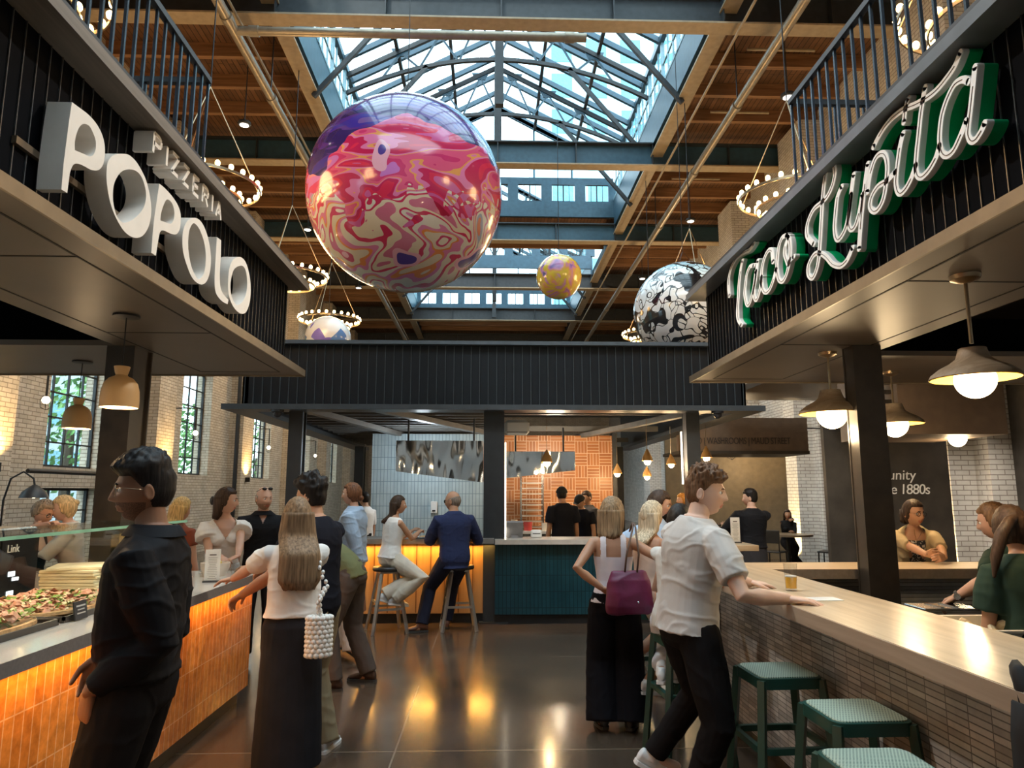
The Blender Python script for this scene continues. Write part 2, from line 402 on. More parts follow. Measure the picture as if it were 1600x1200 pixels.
# ------------------------------------------------------------------ roof steel
def steel_beam(y, label):
    t = thing('steel_beam', label, 'beam', (0, y, 10.0), group=None)
    MB().box(XL, XR, -.02, .02, .03, .62).build('web', DARKSTEEL if y < 15 or y > 26 else BLUESTEEL, t)
    MB().box(XL, XR, -.17, .17, 0, .035).build('flange', TANLITSTEEL, t)  # grey steel coloured tan for the warm light from below
    MB().box(XL, XR, -.17, .17, .6, .635).build('flange', DARKSTEEL, t)
    b = MB()
    for x in (-6, OX0, -1.9, .17, 2.2, OX1, 6.2): b.box(x - .012, x + .012, -.15, .15, .035, .6)
    b.build('stiffener_plates', DARKSTEEL, t)
ordn = ['behind the viewer, nearest roof beam', 'over the near stalls', 'crossing the top edge of the skylight, in front of the big planet cable', 'first one past the big planet globe, under the glass gable', 'below the row of three small clerestory windows',
        'past the small clerestory windows, before the second skylight', 'under the second skylight', 'farthest one, just above the middle kiosk top']
for y, l in zip(BEAMS, ordn): steel_beam(y, 'dark steel roof beam ' + l)
for sx, X, l in ((-1, OX0 - .12, 'left'), (1, OX1 + .12, 'right')):
    t = thing('edge_girder', 'tan flanged steel girder along the %s edge of the skylight opening' % l, 'girder', (X, 0, 10.3))
    MB().box(-.16, .16, YB + .1, YF - .1, 0, .04).build('flange', TANLITSTEEL, t)
    MB().box(-.02, .02, YB + .1, YF - .1, .04, .6).build('web', DARKSTEEL, t)
def monitor(y0, y1, label, name):
    """glazed ridge roof lantern over the opening"""
    ze, zr = 12.75, 14.9; xc = (OX0 + OX1) / 2; G = glass('skylight_glass', (.90, .97, .98), .03)
    t = thing('skylight', label, 'skylight', (xc, y0, 10.3)); O = Vector((xc, y0, 10.3)); hw = (OX1 - OX0) / 2; L = y1 - y0; H = ze - 10.3; HR = zr - 10.3
    b = MB()
    for s in (-1, 1):
        MB().box(s * hw, s * (hw + .08), 0, L, .3, 1.2).build('curb_panel', BLUESTEEL, t); MB().box(s * hw - .06, s * hw + .06, 0, L, H - .12, H + .05).build('eaves_beam', BLUESTEEL, t)
    for s in (-1, 1):                                   # clerestory sashes
        yy = 0
        while yy < L - .5:
            f = MB(); x = s * (hw + .02)
            f.box(x - .04, x + .04, yy, yy + .09, 1.2, H); f.box(x - .03, x + .03, yy, yy + 1.4, 1.2, 1.28)
            for k in (1, 2): f.box(x - .02, x + .02, yy + 1.4 * k / 3 - .02, yy + 1.4 * k / 3 + .02, 1.2, H)
            f.box(x - .02, x + .02, yy, yy + 1.4, 1.72, 1.76)
            w = f.build('clerestory_sash', M('pale_blue_sash', (.22, .36, .42), .35), t)
            MB().box(x - .004, x + .004, yy + .05, yy + 1.38, 1.25, H - .1).build('pane', G, w)
            yy += 1.4
    for s in (-1, 1):
        MB().add([(s * hw, 0, H), (0, 0, HR), (0, L, HR), (s * hw, L, H)], [(0, 1, 2, 3)]).build('roof_glazing', G, t)
        n = int(L / .95)
        for i in range(n + 1):
            yy = L * i / n
            MB().bar((s * hw, yy, H - .05), (0, yy, HR - .05), .10, .14).build('rafter', BLUESTEEL, t)
        for k in (.33, .67):
            MB().bar((s * hw * (1 - k), 0, H + (HR - H) * k - .12), (s * hw * (1 - k), L, H + (HR - H) * k - .12), .09, .11).build('purlin', DARKSTEEL, t)
    MB().box(-.07, .07, 0, L, HR - .25, HR - .02).build('ridge_beam', DARKSTEEL, t)
    for e, yy in ((0, 0), (1, L)):                      # gable end walls
        g = MB(); g.box(-hw, hw, yy - .05, yy + .05, .6, 1.15); g.box(-hw, hw, yy - .05, yy + .05, 1.75, 2.0)
        xs = np.linspace(-hw, hw, 8)
        for i, x in enumerate(xs): g.box(x - .18, x + .18, yy - .05, yy + .05, 1.15, 1.75)
        g.box(-hw, hw, yy - .04, yy + .04, H - .06, H + .04)
        for x in (-2.6, -1.3, 0, 1.3, 2.6): g.box(x - .03, x + .03, yy - .03, yy + .03, 2., H + (HR - H) * (1 - abs(x) / hw) - .05)
        for s in (-1, 1): g.bar((s * hw, yy, H), (0, yy, HR), .1, .2)
        w = g.build('gable_frame', BLUESTEEL, t)
        MB().add([(-hw, yy, 1.1), (hw, yy, 1.1), (hw, yy, H), (0, yy, HR), (-hw, yy, H)], [(0, 1, 2, 3, 4)]).build('gable_glazing', G, w)
        for i in range(7):
            a = xs[i] + .18; c_ = xs[i + 1] - .18; bars = MB(); bars.box(a, c_, yy - .03, yy + .03, 1.15, 1.17)
            for k in (.25, .5, .75): bars.box(a + (c_ - a) * k - (.02 if k == .5 else .008), a + (c_ - a) * k + (.02 if k == .5 else .008), yy - .03, yy + .03, 1.15, 1.75)
            bars.build('glazing_bar', BLACK, w)
    return t, hw, H, HR
def truss(y, label, hw=4.02, xc=.175):
    t = thing('roof_truss', label, 'truss', (xc, y, 10.3)); H, HR = 2.35, 4.45; S = DARKSTEEL
    for s in (-1, 1): MB().bar((s * hw, 0, H - .1), (0, 0, HR - .1), .1, .12).build('top_chord', S, t)
    def arc(x): return 1.75 + 1.05 * (1 - (x / hw) ** 2)
    N = 16; pts = [(-hw + 2 * hw * i / N, 0, arc(-hw + 2 * hw * i / N)) for i in range(N + 1)]
    b = MB()
    for p, q in zip(pts, pts[1:]): b.bar(p, q, .09, .1)
    b.build('arched_bottom_chord', S, t)
    def top(x): return H + (HR - H) * (1 - abs(x) / hw) - .15
    xs = [-3.1, -2.1, -1.05, 0, 1.05, 2.1, 3.1]
    for i, x in enumerate(xs[:-1]):
        x2 = xs[i + 1]
        p, q = ((x, 0, arc(x)), ((x + x2) / 2, 0, top((x + x2) / 2))); r_ = (x2, 0, arc(x2))
        MB().bar(p, q, .035, .05).build('web_diagonal', BLUESTEEL, t); MB().bar(q, r_, .035, .05).build('web_diagonal', BLUESTEEL, t)
        g = MB(); cx, cz = q[0], q[2]
        g.prism([(-.26, .12), (.26, .12), (.16, -.1), (-.16, -.1)], lambda a, b_, d: (cx + a, d, cz + b_), -.02, .02)
        g.build('gusset_plate', BLUESTEEL, t)
    for s in (-1, 1): MB().bar((s * 1.9, 0, arc(1.9)), (s * (hw + .05), 0, -.1), .09, .1).build('knee_brace', S, t)
    MB().box(-.09, .09, -.09, .09, -.25, HR - .2).build('king_post', DARKSTEEL, t)
monitor(6.0, 22.8, 'long glazed ridge skylight over the nave above the big planet', 'near')
monitor(28.4, 36.2, 'farther glazed ridge skylight glowing white beyond the small globe', 'far')
for y, l in ((8.4, 'nearest roof truss under the long skylight'), (11.75, 'roof truss standing over the top steel beam'), (14.4, 'arched roof truss in the middle of the long skylight'), (17.35, 'arched roof truss over the beam past the big planet'), (20.1, 'last arched truss of the long skylight, by the small windows'),
             (30.5, 'front truss under the farther skylight'), (33.5, 'rear truss under the farther skylight')): truss(y, l)
# sprinkler pipes, conduits
def pipe(name, pts, r, mat, label, joints=()):
    t = thing(name, label, 'pipe', pts[0]); o = Vector(pts[0])
    MB().tube([Vector(p) - o for p in pts], r, 12).build('pipe_run', mat, t, smooth=True)
    d = (Vector(pts[1]) - o).normalized()
    for j in joints: MB().tube([d * j, d * (j + .16)], r * 1.22, 12).build('coupling', mat, t, smooth=True)
PIPEM = M('painted_pipe', (.30, .26, .20), .35, .5)
pipe('sprinkler_pipe', [(-4.35, -3, 9.35), (-4.35, 46, 9.35)], .085, PIPEM, 'long bronze sprinkler pipe running down the left side of the roof', [10.2, 13.6, 16, 19, 22.5, 27, 32, 38])
pipe('sprinkler_pipe', [(4.95, -3, 9.35), (4.95, 46, 9.35)], .085, PIPEM, 'long bronze sprinkler pipe running down the right side of the roof', [9.4, 12.3, 16, 19, 22.5, 27, 32, 38])
pipe('cross_pipe', [(-4.35, 11.0, 9.35), (1.62, 11.0, 9.35)], .075, PIPEM, 'cross pipe running from the left sprinkler pipe under the skylight', [.25, 5.6])
for x, l in ((-4.75, 'left'), (4.75, 'right')):
    pipe('conduit', [(x * .93, -3, 9.8), (x * .93, 46, 9.8)], .025, TANLITSTEEL, 'thin conduit beside the %s skylight girder' % l)
for y, l in ((7.6, 'nearest'), (9.9, 'second'), (13., 'third'), (15.4, 'fourth'), (19, 'fifth'), (24, 'farthest')):
    pipe('conduit', [(5.2, y, 10.57), (6.6, y, 10.57)], .03, TANLITSTEEL, 'short cross conduit under the right timber ceiling, %s of six' % l)
def hanger(x, y, z0, z1): MB().tube([(0, 0, z0), (0, 0, z1)], .008, 6)
for i, (x, y) in enumerate(((-4.35, 8.2), (-4.35, 13), (-4.35, 20), (4.95, 8.2), (4.95, 13), (4.95, 20))):
    o = MB().tube([(0, 0, 0), (0, 0, 1.45)], .014, 6).build('hanger_rod', DARKSTEEL, loc=(x, y, 9.4))
    tag(o, 'thin vertical rod holding up the %s sprinkler pipe, %s of three along it' % ('left' if x < 0 else 'right', ('nearest', 'middle', 'farthest')[i % 3]), 'rod')
SPOTW = EM('ceiling_spot_face', (1, .92, .8), 6)
for i, (x, y) in enumerate(((-5.2, 14), (-5.4, 20), (-5, 26), (5.9, 9.5), (5.8, 12.6), (5.7, 19), (5.5, 24.5), (-5.9, 10))):
    t = thing('ceiling_spotlight', ('twin' if i % 2 else 'small') + ' spotlight hung under the %s timber ceiling, %s' % ('left' if x < 0 else 'right', ['level with the big globe', 'behind the chandelier row', 'far down the nave', 'over the railing corner', 'above the near sign', 'behind the striped globe', 'far down the nave', 'nearest of them'][i]), 'spotlight', (x, y, 9.3))
    MB().tube([(0, 0, 0), (0, 0, 1.5)], .012, 6).build('stem', DARKSTEEL, t)
    MB().lathe([(.02, .06), (.13, .05), (.14, 0), (.12, -.02)], n=20, cap=True).build('housing', DARKSTEEL, t, smooth=True)
    MB().lathe([(.09, -.021), (.09, -.028)], n=16, cap=True).build('lamp_face', SPOTW, t)
# ================================================================== planets
def planet_mat(kind):
    m, nt, b = newmat('globe_' + kind); tc = node(nt, 'ShaderNodeTexCoord')
    def nz(scale, det=2, vec=None, dist=0, off=(0, 0, 0), sc3=(1, 1, 1), rough=.5):
        mp = node(nt, 'ShaderNodeMapping'); mp.inputs['Location'].default_value = off; mp.inputs['Scale'].default_value = sc3
        lk(nt, vec if vec is not None else tc.outputs['Object'], mp.inputs['Vector'])
        n = node(nt, 'ShaderNodeTexNoise'); n.inputs['Scale'].default_value = scale; n.inputs['Detail'].default_value = det; n.inputs['Distortion'].default_value = dist; n.inputs['Roughness'].default_value = rough
        lk(nt, mp.outputs[0], n.inputs['Vector']); return n
    b.inputs['Roughness'].default_value = .16; b.inputs['Coat Weight'].default_value = .6; b.inputs['Coat Roughness'].default_value = .05
    sp = node(nt, 'ShaderNodeSeparateXYZ'); lk(nt, tc.outputs['Object'], sp.inputs[0])
    if kind == 'marbled':
        n = nz(.62, 2, dist=1.7, sc3=(.8, .8, 1.7), off=(3.1, 1.2, 5.)); z = sp.outputs[2]
        f = math_(nt, 'ADD', math_(nt, 'MULTIPLY', n.outputs['Fac'], 1.0), math_(nt, 'MULTIPLY', z, -.02))
        c1 = ramp(nt, f, [(.25, (.40, .01, .05)), (.34, (.62, .03, .12)), (.39, (.62, .12, .34)), (.43, (.70, .03, .09)), (.46, (.55, .02, .10)), (.50, (.72, .20, .42)), (.52, (.78, .34, .10)), (.535, (.72, .10, .22)), (.58, (.60, .04, .16)), (.63, (.55, .18, .55)), (.70, (.75, .25, .30))], 'CONSTANT')
        c2 = ramp(nt, f, [(.25, (.60, .16, .26)), (.36, (.74, .62, .46)), (.41, (.58, .03, .10)), (.435, (.72, .66, .58)), (.47, (.66, .20, .38)), (.50, (.72, .24, .06)), (.515, (.72, .62, .48)), (.555, (.56, .05, .14)), (.585, (.76, .68, .58)), (.62, (.36, .38, .50)), (.65, (.70, .22, .10))], 'CONSTANT')
        n3 = nz(.9, 3, dist=1.2, off=(8, 3, 1)); k = math_(nt, 'ADD', math_(nt, 'MULTIPLY', n3.outputs['Fac'], 1.1), math_(nt, 'MULTIPLY', z, -.42))
        k = math_(nt, 'GREATER_THAN', k, .80); col_ = mixc(nt, k, c1, c2)
        n4 = nz(.8, 2, dist=.8, off=(1, 9, 4)); kt = math_(nt, 'ADD', math_(nt, 'MULTIPLY', n4.outputs['Fac'], 1.5), math_(nt, 'MULTIPLY', math_(nt, 'ADD', z, math_(nt, 'MULTIPLY', sp.outputs[0], -.12)), .85))
        st = ramp(nt, nz(1.6, 2, dist=1.5, sc3=(.5, .5, 2.2)).outputs['Fac'], [(.3, (.035, .02, .14)), (.48, (.09, .03, .24)), (.56, (.05, .03, .30)), (.66, (.16, .08, .30))], 'CONSTANT')
        col_ = mixc(nt, math_(nt, 'GREATER_THAN', kt, 1.02), col_, st)
        v = node(nt, 'ShaderNodeTexVoronoi'); v.inputs['Scale'].default_value = .95; wv = nz(1.2, 1); wv_ = node(nt, 'ShaderNodeVectorMath', operation='ADD')
        lk(nt, tc.outputs['Object'], wv_.inputs[0]); lk(nt, wv.outputs['Color'], wv_.inputs[1]); lk(nt, wv_.outputs[0], v.inputs['Vector'])
        col_ = mixc(nt, math_(nt, 'LESS_THAN', v.outputs['Distance'], .22), col_, (.80, .42, .55)); col_ = mixc(nt, math_(nt, 'LESS_THAN', v.outputs['Distance'], .16), col_, (.09, .05, .30))
        lk(nt, col_, b.inputs['Base Color'])
    elif kind == 'squiggle':
        w = nz(1.5, 1); a = node(nt, 'ShaderNodeVectorMath', operation='MULTIPLY_ADD'); a.inputs[1].default_value = (1.1, 1.1, 1.1)
        lk(nt, w.outputs['Color'], a.inputs[0]); lk(nt, tc.outputs['Object'], a.inputs[2])
        v = node(nt, 'ShaderNodeTexVoronoi', feature='DISTANCE_TO_EDGE'); v.inputs['Scale'].default_value = 3.2; w2 = nz(5, 0)
        a2 = node(nt, 'ShaderNodeVectorMath', operation='MULTIPLY_ADD'); a2.inputs[1].default_value = (.55, .55, .55); lk(nt, w2.outputs['Color'], a2.inputs[0]); lk(nt, a.outputs[0], a2.inputs[2])
        lk(nt, a2.outputs[0], v.inputs['Vector']); n = nz(2.6, 0, off=(4, 4, 2), dist=1.5)
        blob = math_(nt, 'GREATER_THAN', n.outputs['Fac'], .635); line = math_(nt, 'LESS_THAN', v.outputs['Distance'], .045)
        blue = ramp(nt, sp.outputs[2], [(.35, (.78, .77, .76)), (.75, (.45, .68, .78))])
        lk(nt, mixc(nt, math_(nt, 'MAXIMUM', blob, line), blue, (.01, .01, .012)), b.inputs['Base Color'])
    elif kind == 'pastel':
        n = nz(2.2, 2, dist=1.3, off=(2, 1, 7))
        lk(nt, ramp(nt, n.outputs['Fac'], [(.28, (.05, .12, .42)), (.38, (.62, .25, .48)), (.45, (.78, .38, .12)), (.52, (.78, .60, .06)), (.6, (.70, .45, .10)), (.66, (.62, .28, .52)), (.74, (.10, .14, .35))]), b.inputs['Base Color'])
    else:
        v = node(nt, 'ShaderNodeTexVoronoi'); v.inputs['Scale'].default_value = 3.4; lk(nt, tc.outputs['Object'], v.inputs['Vector'])
        bw = node(nt, 'ShaderNodeSeparateColor'); lk(nt, v.outputs['Color'], bw.inputs[0])
        lk(nt, ramp(nt, bw.outputs[0], [(0, (.78, .76, .74)), (.5, (.22, .16, .55)), (.6, (.80, .78, .76)), (.74, (.05, .40, .40)), (.82, (.10, .22, .48)), (.9, (.02, .02, .02)), (.94, (.75, .25, .15))], 'CONSTANT'), b.inputs['Base Color'])
    return m
def planet(kind, c, r, ztop, label, name='globe'):
    t = thing('planet_globe', label, 'globe', c)
    MB().ball((0, 0, 0), r, 96, 60).build('ball', planet_mat(kind), t, smooth='all')
    b = MB()
    for a in (0, 2.1, 4.2): b.tube([(.25 * r * math.cos(a), .25 * r * math.sin(a), .97 * r), (0, 0, r * 1.25)], .004, 5)
    b.tube([(0, 0, r * 1.25), (0, 0, ztop - c[2])], .007, 6); b.build('hanging_cable', BLACK, t)
    MB().lathe([(.09, r * .985), (.08, r * 1.01), (.02, r * 1.02)], n=16).build('cap', CHROME, t, smooth=True)
planet('marbled', (-1.34, 10.5, 6.23), 1.51, 10.0, 'huge glossy pink and indigo marbled planet globe hanging under the skylight')
planet('pastel', (1.51, 15.0, 6.35), .50, 10.0, 'small yellow and pink pastel globe hanging right of the big planet')
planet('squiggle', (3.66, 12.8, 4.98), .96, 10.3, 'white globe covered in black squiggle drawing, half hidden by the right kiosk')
planet('patch', (-3.74, 16.0, 5.13), .52, 10.3, 'white globe with purple and teal shapes peeping over the middle kiosk')

# ring chandeliers with bare bulbs
def chandelier(x, y, z, label):
    t = thing('ring_chandelier', label, 'chandelier', (x, y, z), group=None)
    for rr, zz, n in ((.74, 0, 26), (.5, -.16, 18)):
        MB().lathe([(rr, -.02), (rr + .015, -.02), (rr + .015, .02), (rr, .02), (rr, -.02)], (0, 0, zz), 48).build('ring', BRASS, t)
        for k in range(n):
            a = 2 * math.pi * k / n
            b = MB().ball((rr * math.cos(a), rr * math.sin(a), zz + .055), (.034, .034, .042), 8, 6).build('bulb', BULB, t, smooth='all')
    for k in range(3):
        a = 2.1 * k + .4; MB().tube([(.74 * math.cos(a), .74 * math.sin(a), 0), (0, 0, 1.5)], .008, 5).build('stay_rod', BRASS, t)
    MB().tube([(0, 0, 1.5), (0, 0, 4.7)], .01, 6).build('cable', BLACK, t)
    l = bpy.data.lights.new('chandelier_light', 'POINT'); l.energy = 85; l.color = (1, .60, .26); l.shadow_soft_size = .45
    lo = bpy.data.objects.new('chandelier_light', l); col.objects.link(lo); lo.location = (x, y, z + .3)
for y, wl in ((5.4, 'nearest, behind the left kiosk railing'), (9.4, 'second in the left row, over the kiosk ledge'), (13.6, 'third in the left row, cut by the kiosk corner'), (17.2, 'fourth in the left row, above the white patchwork globe')):
    chandelier(-4.0, y, 5.85, 'ring chandelier of bare bulbs, ' + wl)
for y, wl in ((5.4, 'nearest, behind the right kiosk railing'), (9.5, 'second in the right row, over the right ledge'), (14.6, 'third in the right row, beside the squiggle globe'), (18.6, 'last in the right row')):
    chandelier(4.35, y, 5.85, 'ring chandelier of bare bulbs, ' + wl)
for x, y in ((-5.5, 24.), (5.5, 24.)):
    l = bpy.data.lights.new('far_hall_lamp', 'POINT'); l.energy = 260; l.color = (1, .68, .36); l.shadow_soft_size = .5
    lo = bpy.data.objects.new('far_hall_lamp', l); col.objects.link(lo); lo.location = (x, y, 6.2)

# ================================================================== kiosks
def kiosk_canopy(s, x0, xin, xfar, y1, ystrip, label):
    """s=-1 left, 1 right. x0 = lip towards the aisle, fascia inset, ledge above"""
    t = thing('kiosk_canopy', label, 'canopy', (x0, 0, 2.7)); w = lambda x: x - x0
    YN = -2.5
    b = MB(); b.box(s * .0125, w(xin), YN, y1 - .0125, 0, .04); b.box(w(xin), w(xfar), ystrip, y1 - .0125, 0, .04)
    b.build('soffit', SOFFIT, t)
    b = MB(); e = -s
    b.box(0, s * .012, YN, y1, -.012, .048); b.box(0, w(xfar), y1 - .012, y1, -.012, .048)
    b.build('lip_trim', M('bronze_lip', (.24, .19, .13), .35, .3), t)
    j = MB()
    for dx in (.17, abs(xin - x0) - .17): j.box(s * dx, s * (dx + .012), YN, y1 - .2, -.002, .0)
    y = y1 - .2
    while y > YN: j.box(s * .17, s * (abs(xin - x0) - .17), y, y + .012, -.002, .0); y -= 1.55
    j.build('soffit_joints', SOFFIT_LINE, t)
    fx = s * .16                                         # fascia plane
    b = MB(); b.box(fx, fx + s * .06, YN, y1 - .13, .04, .8); b.box(fx, w(xfar), y1 - .19, y1 - .13, .04, .8)
    b.build('fascia_panel', M('black_fascia', (.004, .0045, .006), .8, spec=.04), t)
    b = MB(); y = YN + .05
    while y < y1 - .15: b.box(fx - s * .006, fx, y, y + .005, .04, .8); y += .079
    x = abs(fx) + .03
    while x < abs(xfar - x0): b.box(s * x, s * (x + .005), y1 - .13, y1 - .124, .04, .8); x += .079
    b.build('fascia_battens', BATTEN, t)
    b = MB(); b.box(s * .0, w(xfar), YN, y1, .80, .86); b.build('ledge', GREYLEDGE if s < 0 else M('blue_grey_ledge', (.13, .15, .17), .35), t)
    b = MB(); b.box(s * .02, w(xfar), YN, y1 - .02, .86, .90); b.build('deck', DARKSTEEL, t)
    return t
kiosk_canopy(-1, -1.69, -2.72, -6.6, 6.41, 5.1, 'black ribbed canopy band of the left pizza kiosk with bronze soffit')
kiosk_canopy(1, 1.92, 2.92, 6.9, 6.66, 5.3, 'black ribbed canopy band of the right taco kiosk with bronze soffit')
def dark_ceiling(x0, x1, y0, y1, label):
    b = MB(); b.box(x0, x1, y0, y1, 3.35, 3.4); o = b.build('kiosk_ceiling', M('black_ceiling_void', (.02, .018, .016), .8)); tag(o, label, 'ceiling panel')
    return o
dark_ceiling(-6.5, -2.72, -2.4, 5.1, 'black recessed ceiling inside the left kiosk'); dark_ceiling(2.92, 6.8, -2.4, 5.3, 'black recessed ceiling inside the right kiosk')
BALU = M('slate_baluster', (.028, .045, .065), .25, var=.2, spec=.8)
def railing(s, x, y1, xfar, label):
    t = thing('balcony_railing', label, 'railing', (x, y1, 3.6)); Y0 = -1.0
    MB().box(-.02, .02, Y0 - y1, 0, .86, .9).build('top_rail', DARKSTEEL, t); MB().box(0, xfar - x, -.02, .02, .86, .9).build('top_rail', DARKSTEEL, t)
    n = 0; y = y1 - .01
    while y > 1.2:
        MB().box(-.008, .008, y - y1 - .008, y - y1 + .008, 0, .87).build('baluster', BALU, t); y -= .108
    xx = .11
    while xx < 1.6: MB().box(s * xx - .008, s * xx + .008, -.008, .008, 0, .87).build('baluster', BALU, t); xx += .108
railing(-1, -1.97, 4.6, -6, 'black vertical bar railing on top of the left kiosk'); railing(1, 2.2, 4.74, 6, 'grey vertical bar railing on top of the right kiosk')
def column(x0, x1, y0, y1, z1, mat, label, z0=0):
    cx, cy = (x0 + x1) / 2, (y0 + y1) / 2; a, b_ = (x1 - x0) / 2, (y1 - y0) / 2
    t = thing('steel_column', label, 'column', (cx, cy, z0)); z1 -= z0
    b = MB(); f = .016
    b.box(-a, a, -b_, -b_ + f, 0, z1); b.box(-a, a, b_ - f, b_, 0, z1); b.box(-a + .004, a - .02, -b_ + f, b_ - f, 0, z1)
    b.build('shaft', mat, t); p = MB(); p.box(-a - .05, a + .05, -b_ - .05, b_ + .05, 0, .02); p.build('base_plate', mat, t)
COLM = M('brown_black_column', (.035, .027, .02), .4, var=.3)
column(-2.78, -2.58, 5.1, 5.38, 2.7, COLM, 'dark steel column rising from the left pizza counter to the canopy')
column(2.62, 2.83, 4.92, 5.07, 2.7, COLM, 'dark steel column in front of the cardigan woman bar')

# --- left kiosk counter
t = thing('pizza_counter', 'orange tiled counter with white quartz top and grey edge on the left', 'counter', (-1.93, 0, 0))
MB().box(-.3, 0, -2, 6.0, .12, .94).build('tiled_front', ORANGETILE, t)
MB().box(-4.2, -.3, 5.75, 5.98, .12, .94).build('end_panel', ORANGETILE, t)
MB().box(-.3, -.06, -2, 5.95, 0, .12).build('toe_kick', M('black_toe_kick', (.03, .025, .02), .4), t)
b = MB(); b.box(-1.0, .062, -2, 6.1, .955, 1.0); b.box(-4.3, -.85, 5.0, 6.1, .955, 1.0); b.build('quartz_top', QUARTZ, t)
b = MB(); b.box(.062, .07, -2, 6.108, .94, 1.0); b.box(-4.3, .062, 6.1, 6.108, .94, 1.0); b.box(-.85, .062, -2, 6.1, .94, .955); b.build('stone_edge', QUARTZEDGE, t)
MB().box(-.8, -.3, -2, 5.7, .2, .94).build('cabinet_body', STAIN, t)
def area(name, loc, rot, sx, sy, e, c, spread=None):
    l = bpy.data.lights.new(name, 'AREA'); l.shape = 'RECTANGLE'; l.size = sx; l.size_y = sy; l.energy = e; l.color = c
    if spread: l.spread = spread
    o = bpy.data.objects.new(name, l); col.objects.link(o); o.location = loc; o.rotation_euler = rot; return o
def point(name, loc, e, c=(1, .7, .4), r=.05):
    l = bpy.data.lights.new(name, 'POINT'); l.energy = e; l.color = c; l.shadow_soft_size = r
    o = bpy.data.objects.new(name, l); col.objects.link(o); o.location = loc; return o
area('counter_led', (-1.885, 2.0, .935), (0, R(-18), 0), .03, 8, 34, (1, .50, .16))
area('added_display_fill', (-2.4, 2.8, 1.435), (0, 0, 0), .03, 4.2, 10, (1, .80, .58))  # fill light added under the glass shelf to brighten the pizzas
# glass sneeze guard
SG = glass('sneeze_glass', (.93, .97, .95), .10)
t = thing('sneeze_guard', 'clear glass sneeze guard over the pizzas on the left counter', 'glass guard', (-2.15, 0, 1.0))
MB().box(0, .008, -1.5, 5.1, .05, .44).build('front_pane', SG, t)
MB().box(-.48, .02, -1.5, 5.11, .44, .452).build('top_shelf', SG, t)
MB().box(-.48, .0, 5.09, 5.1, .0, .44).build('end_pane', SG, t)
b = MB(); b.box(.02, .026, -1.5, 5.11, .438, .454); b.build('green_glass_edge', M('glass_edge_green', (.30, .62, .42), .15, spec=.8), t)
for y in (1.2, 3.1, 5.05): MB().tube([(-.24, y, 0), (-.24, y, .44)], .01, 8).build('post', CHROME, t)
# pizzas on trays
def pizza(x, y, z, sx, sy, seed, top2, label):
    rnd = random.Random(seed); t = thing('pizza', label, 'pizza', (x, y, z))
    b = MB(); N = 26
    rings = []
    for zz, k in ((0, .96), (.012, 1.), (.028, .99), (.03, .94), (.02, .88)):
        ring = []
        for i in range(40):
            a = 2 * math.pi * i / 40; ca, sa = math.cos(a), math.sin(a); p = 5
            rr = (abs(ca) ** p + abs(sa) ** p) ** (-1 / p) * k * (1 + .02 * math.sin(7 * a + seed))
            ring.append((sx * rr * ca, sy * rr * sa, zz + .004 * math.sin(5 * a + seed)))
        rings.append(ring)
    b.loft(rings); b.build('crust', M('baked_crust', (.62, .38, .18), .7, var=.3, sc_=(30, 30, 30)), t, smooth=True)
    for nm, mt, n, s0 in (('pink_topping', M('prosciutto_topping', (.72, .36, .26), .45, var=.35, sc_=(20, 20, 20)), 260, .026), ('greens', M('salad_leaf', (.22, .36, .06), .5, var=.5, sc_=(20, 20, 20)), top2, .024), ('cheese', M('cheese_shred', (.80, .70, .45), .5), 260, .014)):
        b = MB()
        for k in range(n):
            px_, py_ = rnd.uniform(-.86, .86) * sx, rnd.uniform(-.86, .86) * sy
            e = Euler((rnd.uniform(-.6, .6), rnd.uniform(-.6, .6), rnd.uniform(0, 6))).to_matrix(); s_ = s0 * rnd.uniform(.6, 1.3)
            pz = .026 + rnd.uniform(0, .045)
            q = [Vector((-s_, -s_ * .5, 0)), Vector((-s_ * .3, -s_ * .7, .35 * s_)), Vector((s_, -s_ * .3, 0)), Vector((s_ * .8, s_ * .4, .3 * s_)), Vector((0, s_ * .7, 0)), Vector((-s_ * .9, s_ * .4, .3 * s_))]
            b.add([e @ v + Vector((px_, py_, pz)) for v in q] + [e @ Vector((0, 0, .4 * s_)) + Vector((px_, py_, pz))], [(i, (i + 1) % 6, 6) for i in range(6)])
        o = b.build(nm, mt, t); o['kind'] = 'stuff'
def tray(x, y, z, sx, sy, label):
    t = thing('serving_tray', label, 'tray', (x, y, z))
    b = MB(); b.box(-sx, sx, -sy, sy, 0, .012); b.box(-sx, sx, -sy, -sy + .012, .012, .03); b.box(-sx, sx, sy - .012, sy, .012, .03); b.box(-sx, -sx + .012, -sy, sy, .012, .03); b.box(sx - .012, sx, -sy, sy, .012, .03)
    b.build('tray_body', M('dark_tray', (.05, .045, .04), .4), t)
for i, (y, z, g, l) in enumerate(((2.60, 1.03, 60, 'ham pizza nearest the left frame edge, under the glass guard'), (3.33, 1.03, 330, 'pizza heaped with green leaves in the middle of the display'), (4.07, 1.03, 120, 'pizza with pink ham folds behind the leafy pizza'))):
    tray(-2.42, y, 1.001, .30, .35, 'black serving tray under the ' + ['ham pizza nearest the left edge', 'leafy green pizza', 'farther pink ham pizza'][i]); pizza(-2.42, y, z - .016, .27, .325, i + 3, g, l)
def easel(y, label, x=-2.10):
    t = thing('price_card', label, 'sign', (x, y, 1.0))
    b = MB(); b.obox((0, 0, .05), (.004, 0, .0), (0, .055, 0), (-.008, 0, .045)); b.build('card', M('slate_card', (.03, .03, .032), .6), t)
    b = MB()
    for k, (w, h) in enumerate(((.04, .008), (.03, .006), (.036, .006))): b.obox((.004 - (.072 - k * .018 - .05) * .17, 0, .072 - k * .018), (.002, 0, 0), (0, w, 0), (0, 0, h / 2))
    b.build('chalk_lines', M('chalk', (.45, .45, .43), .8), t)
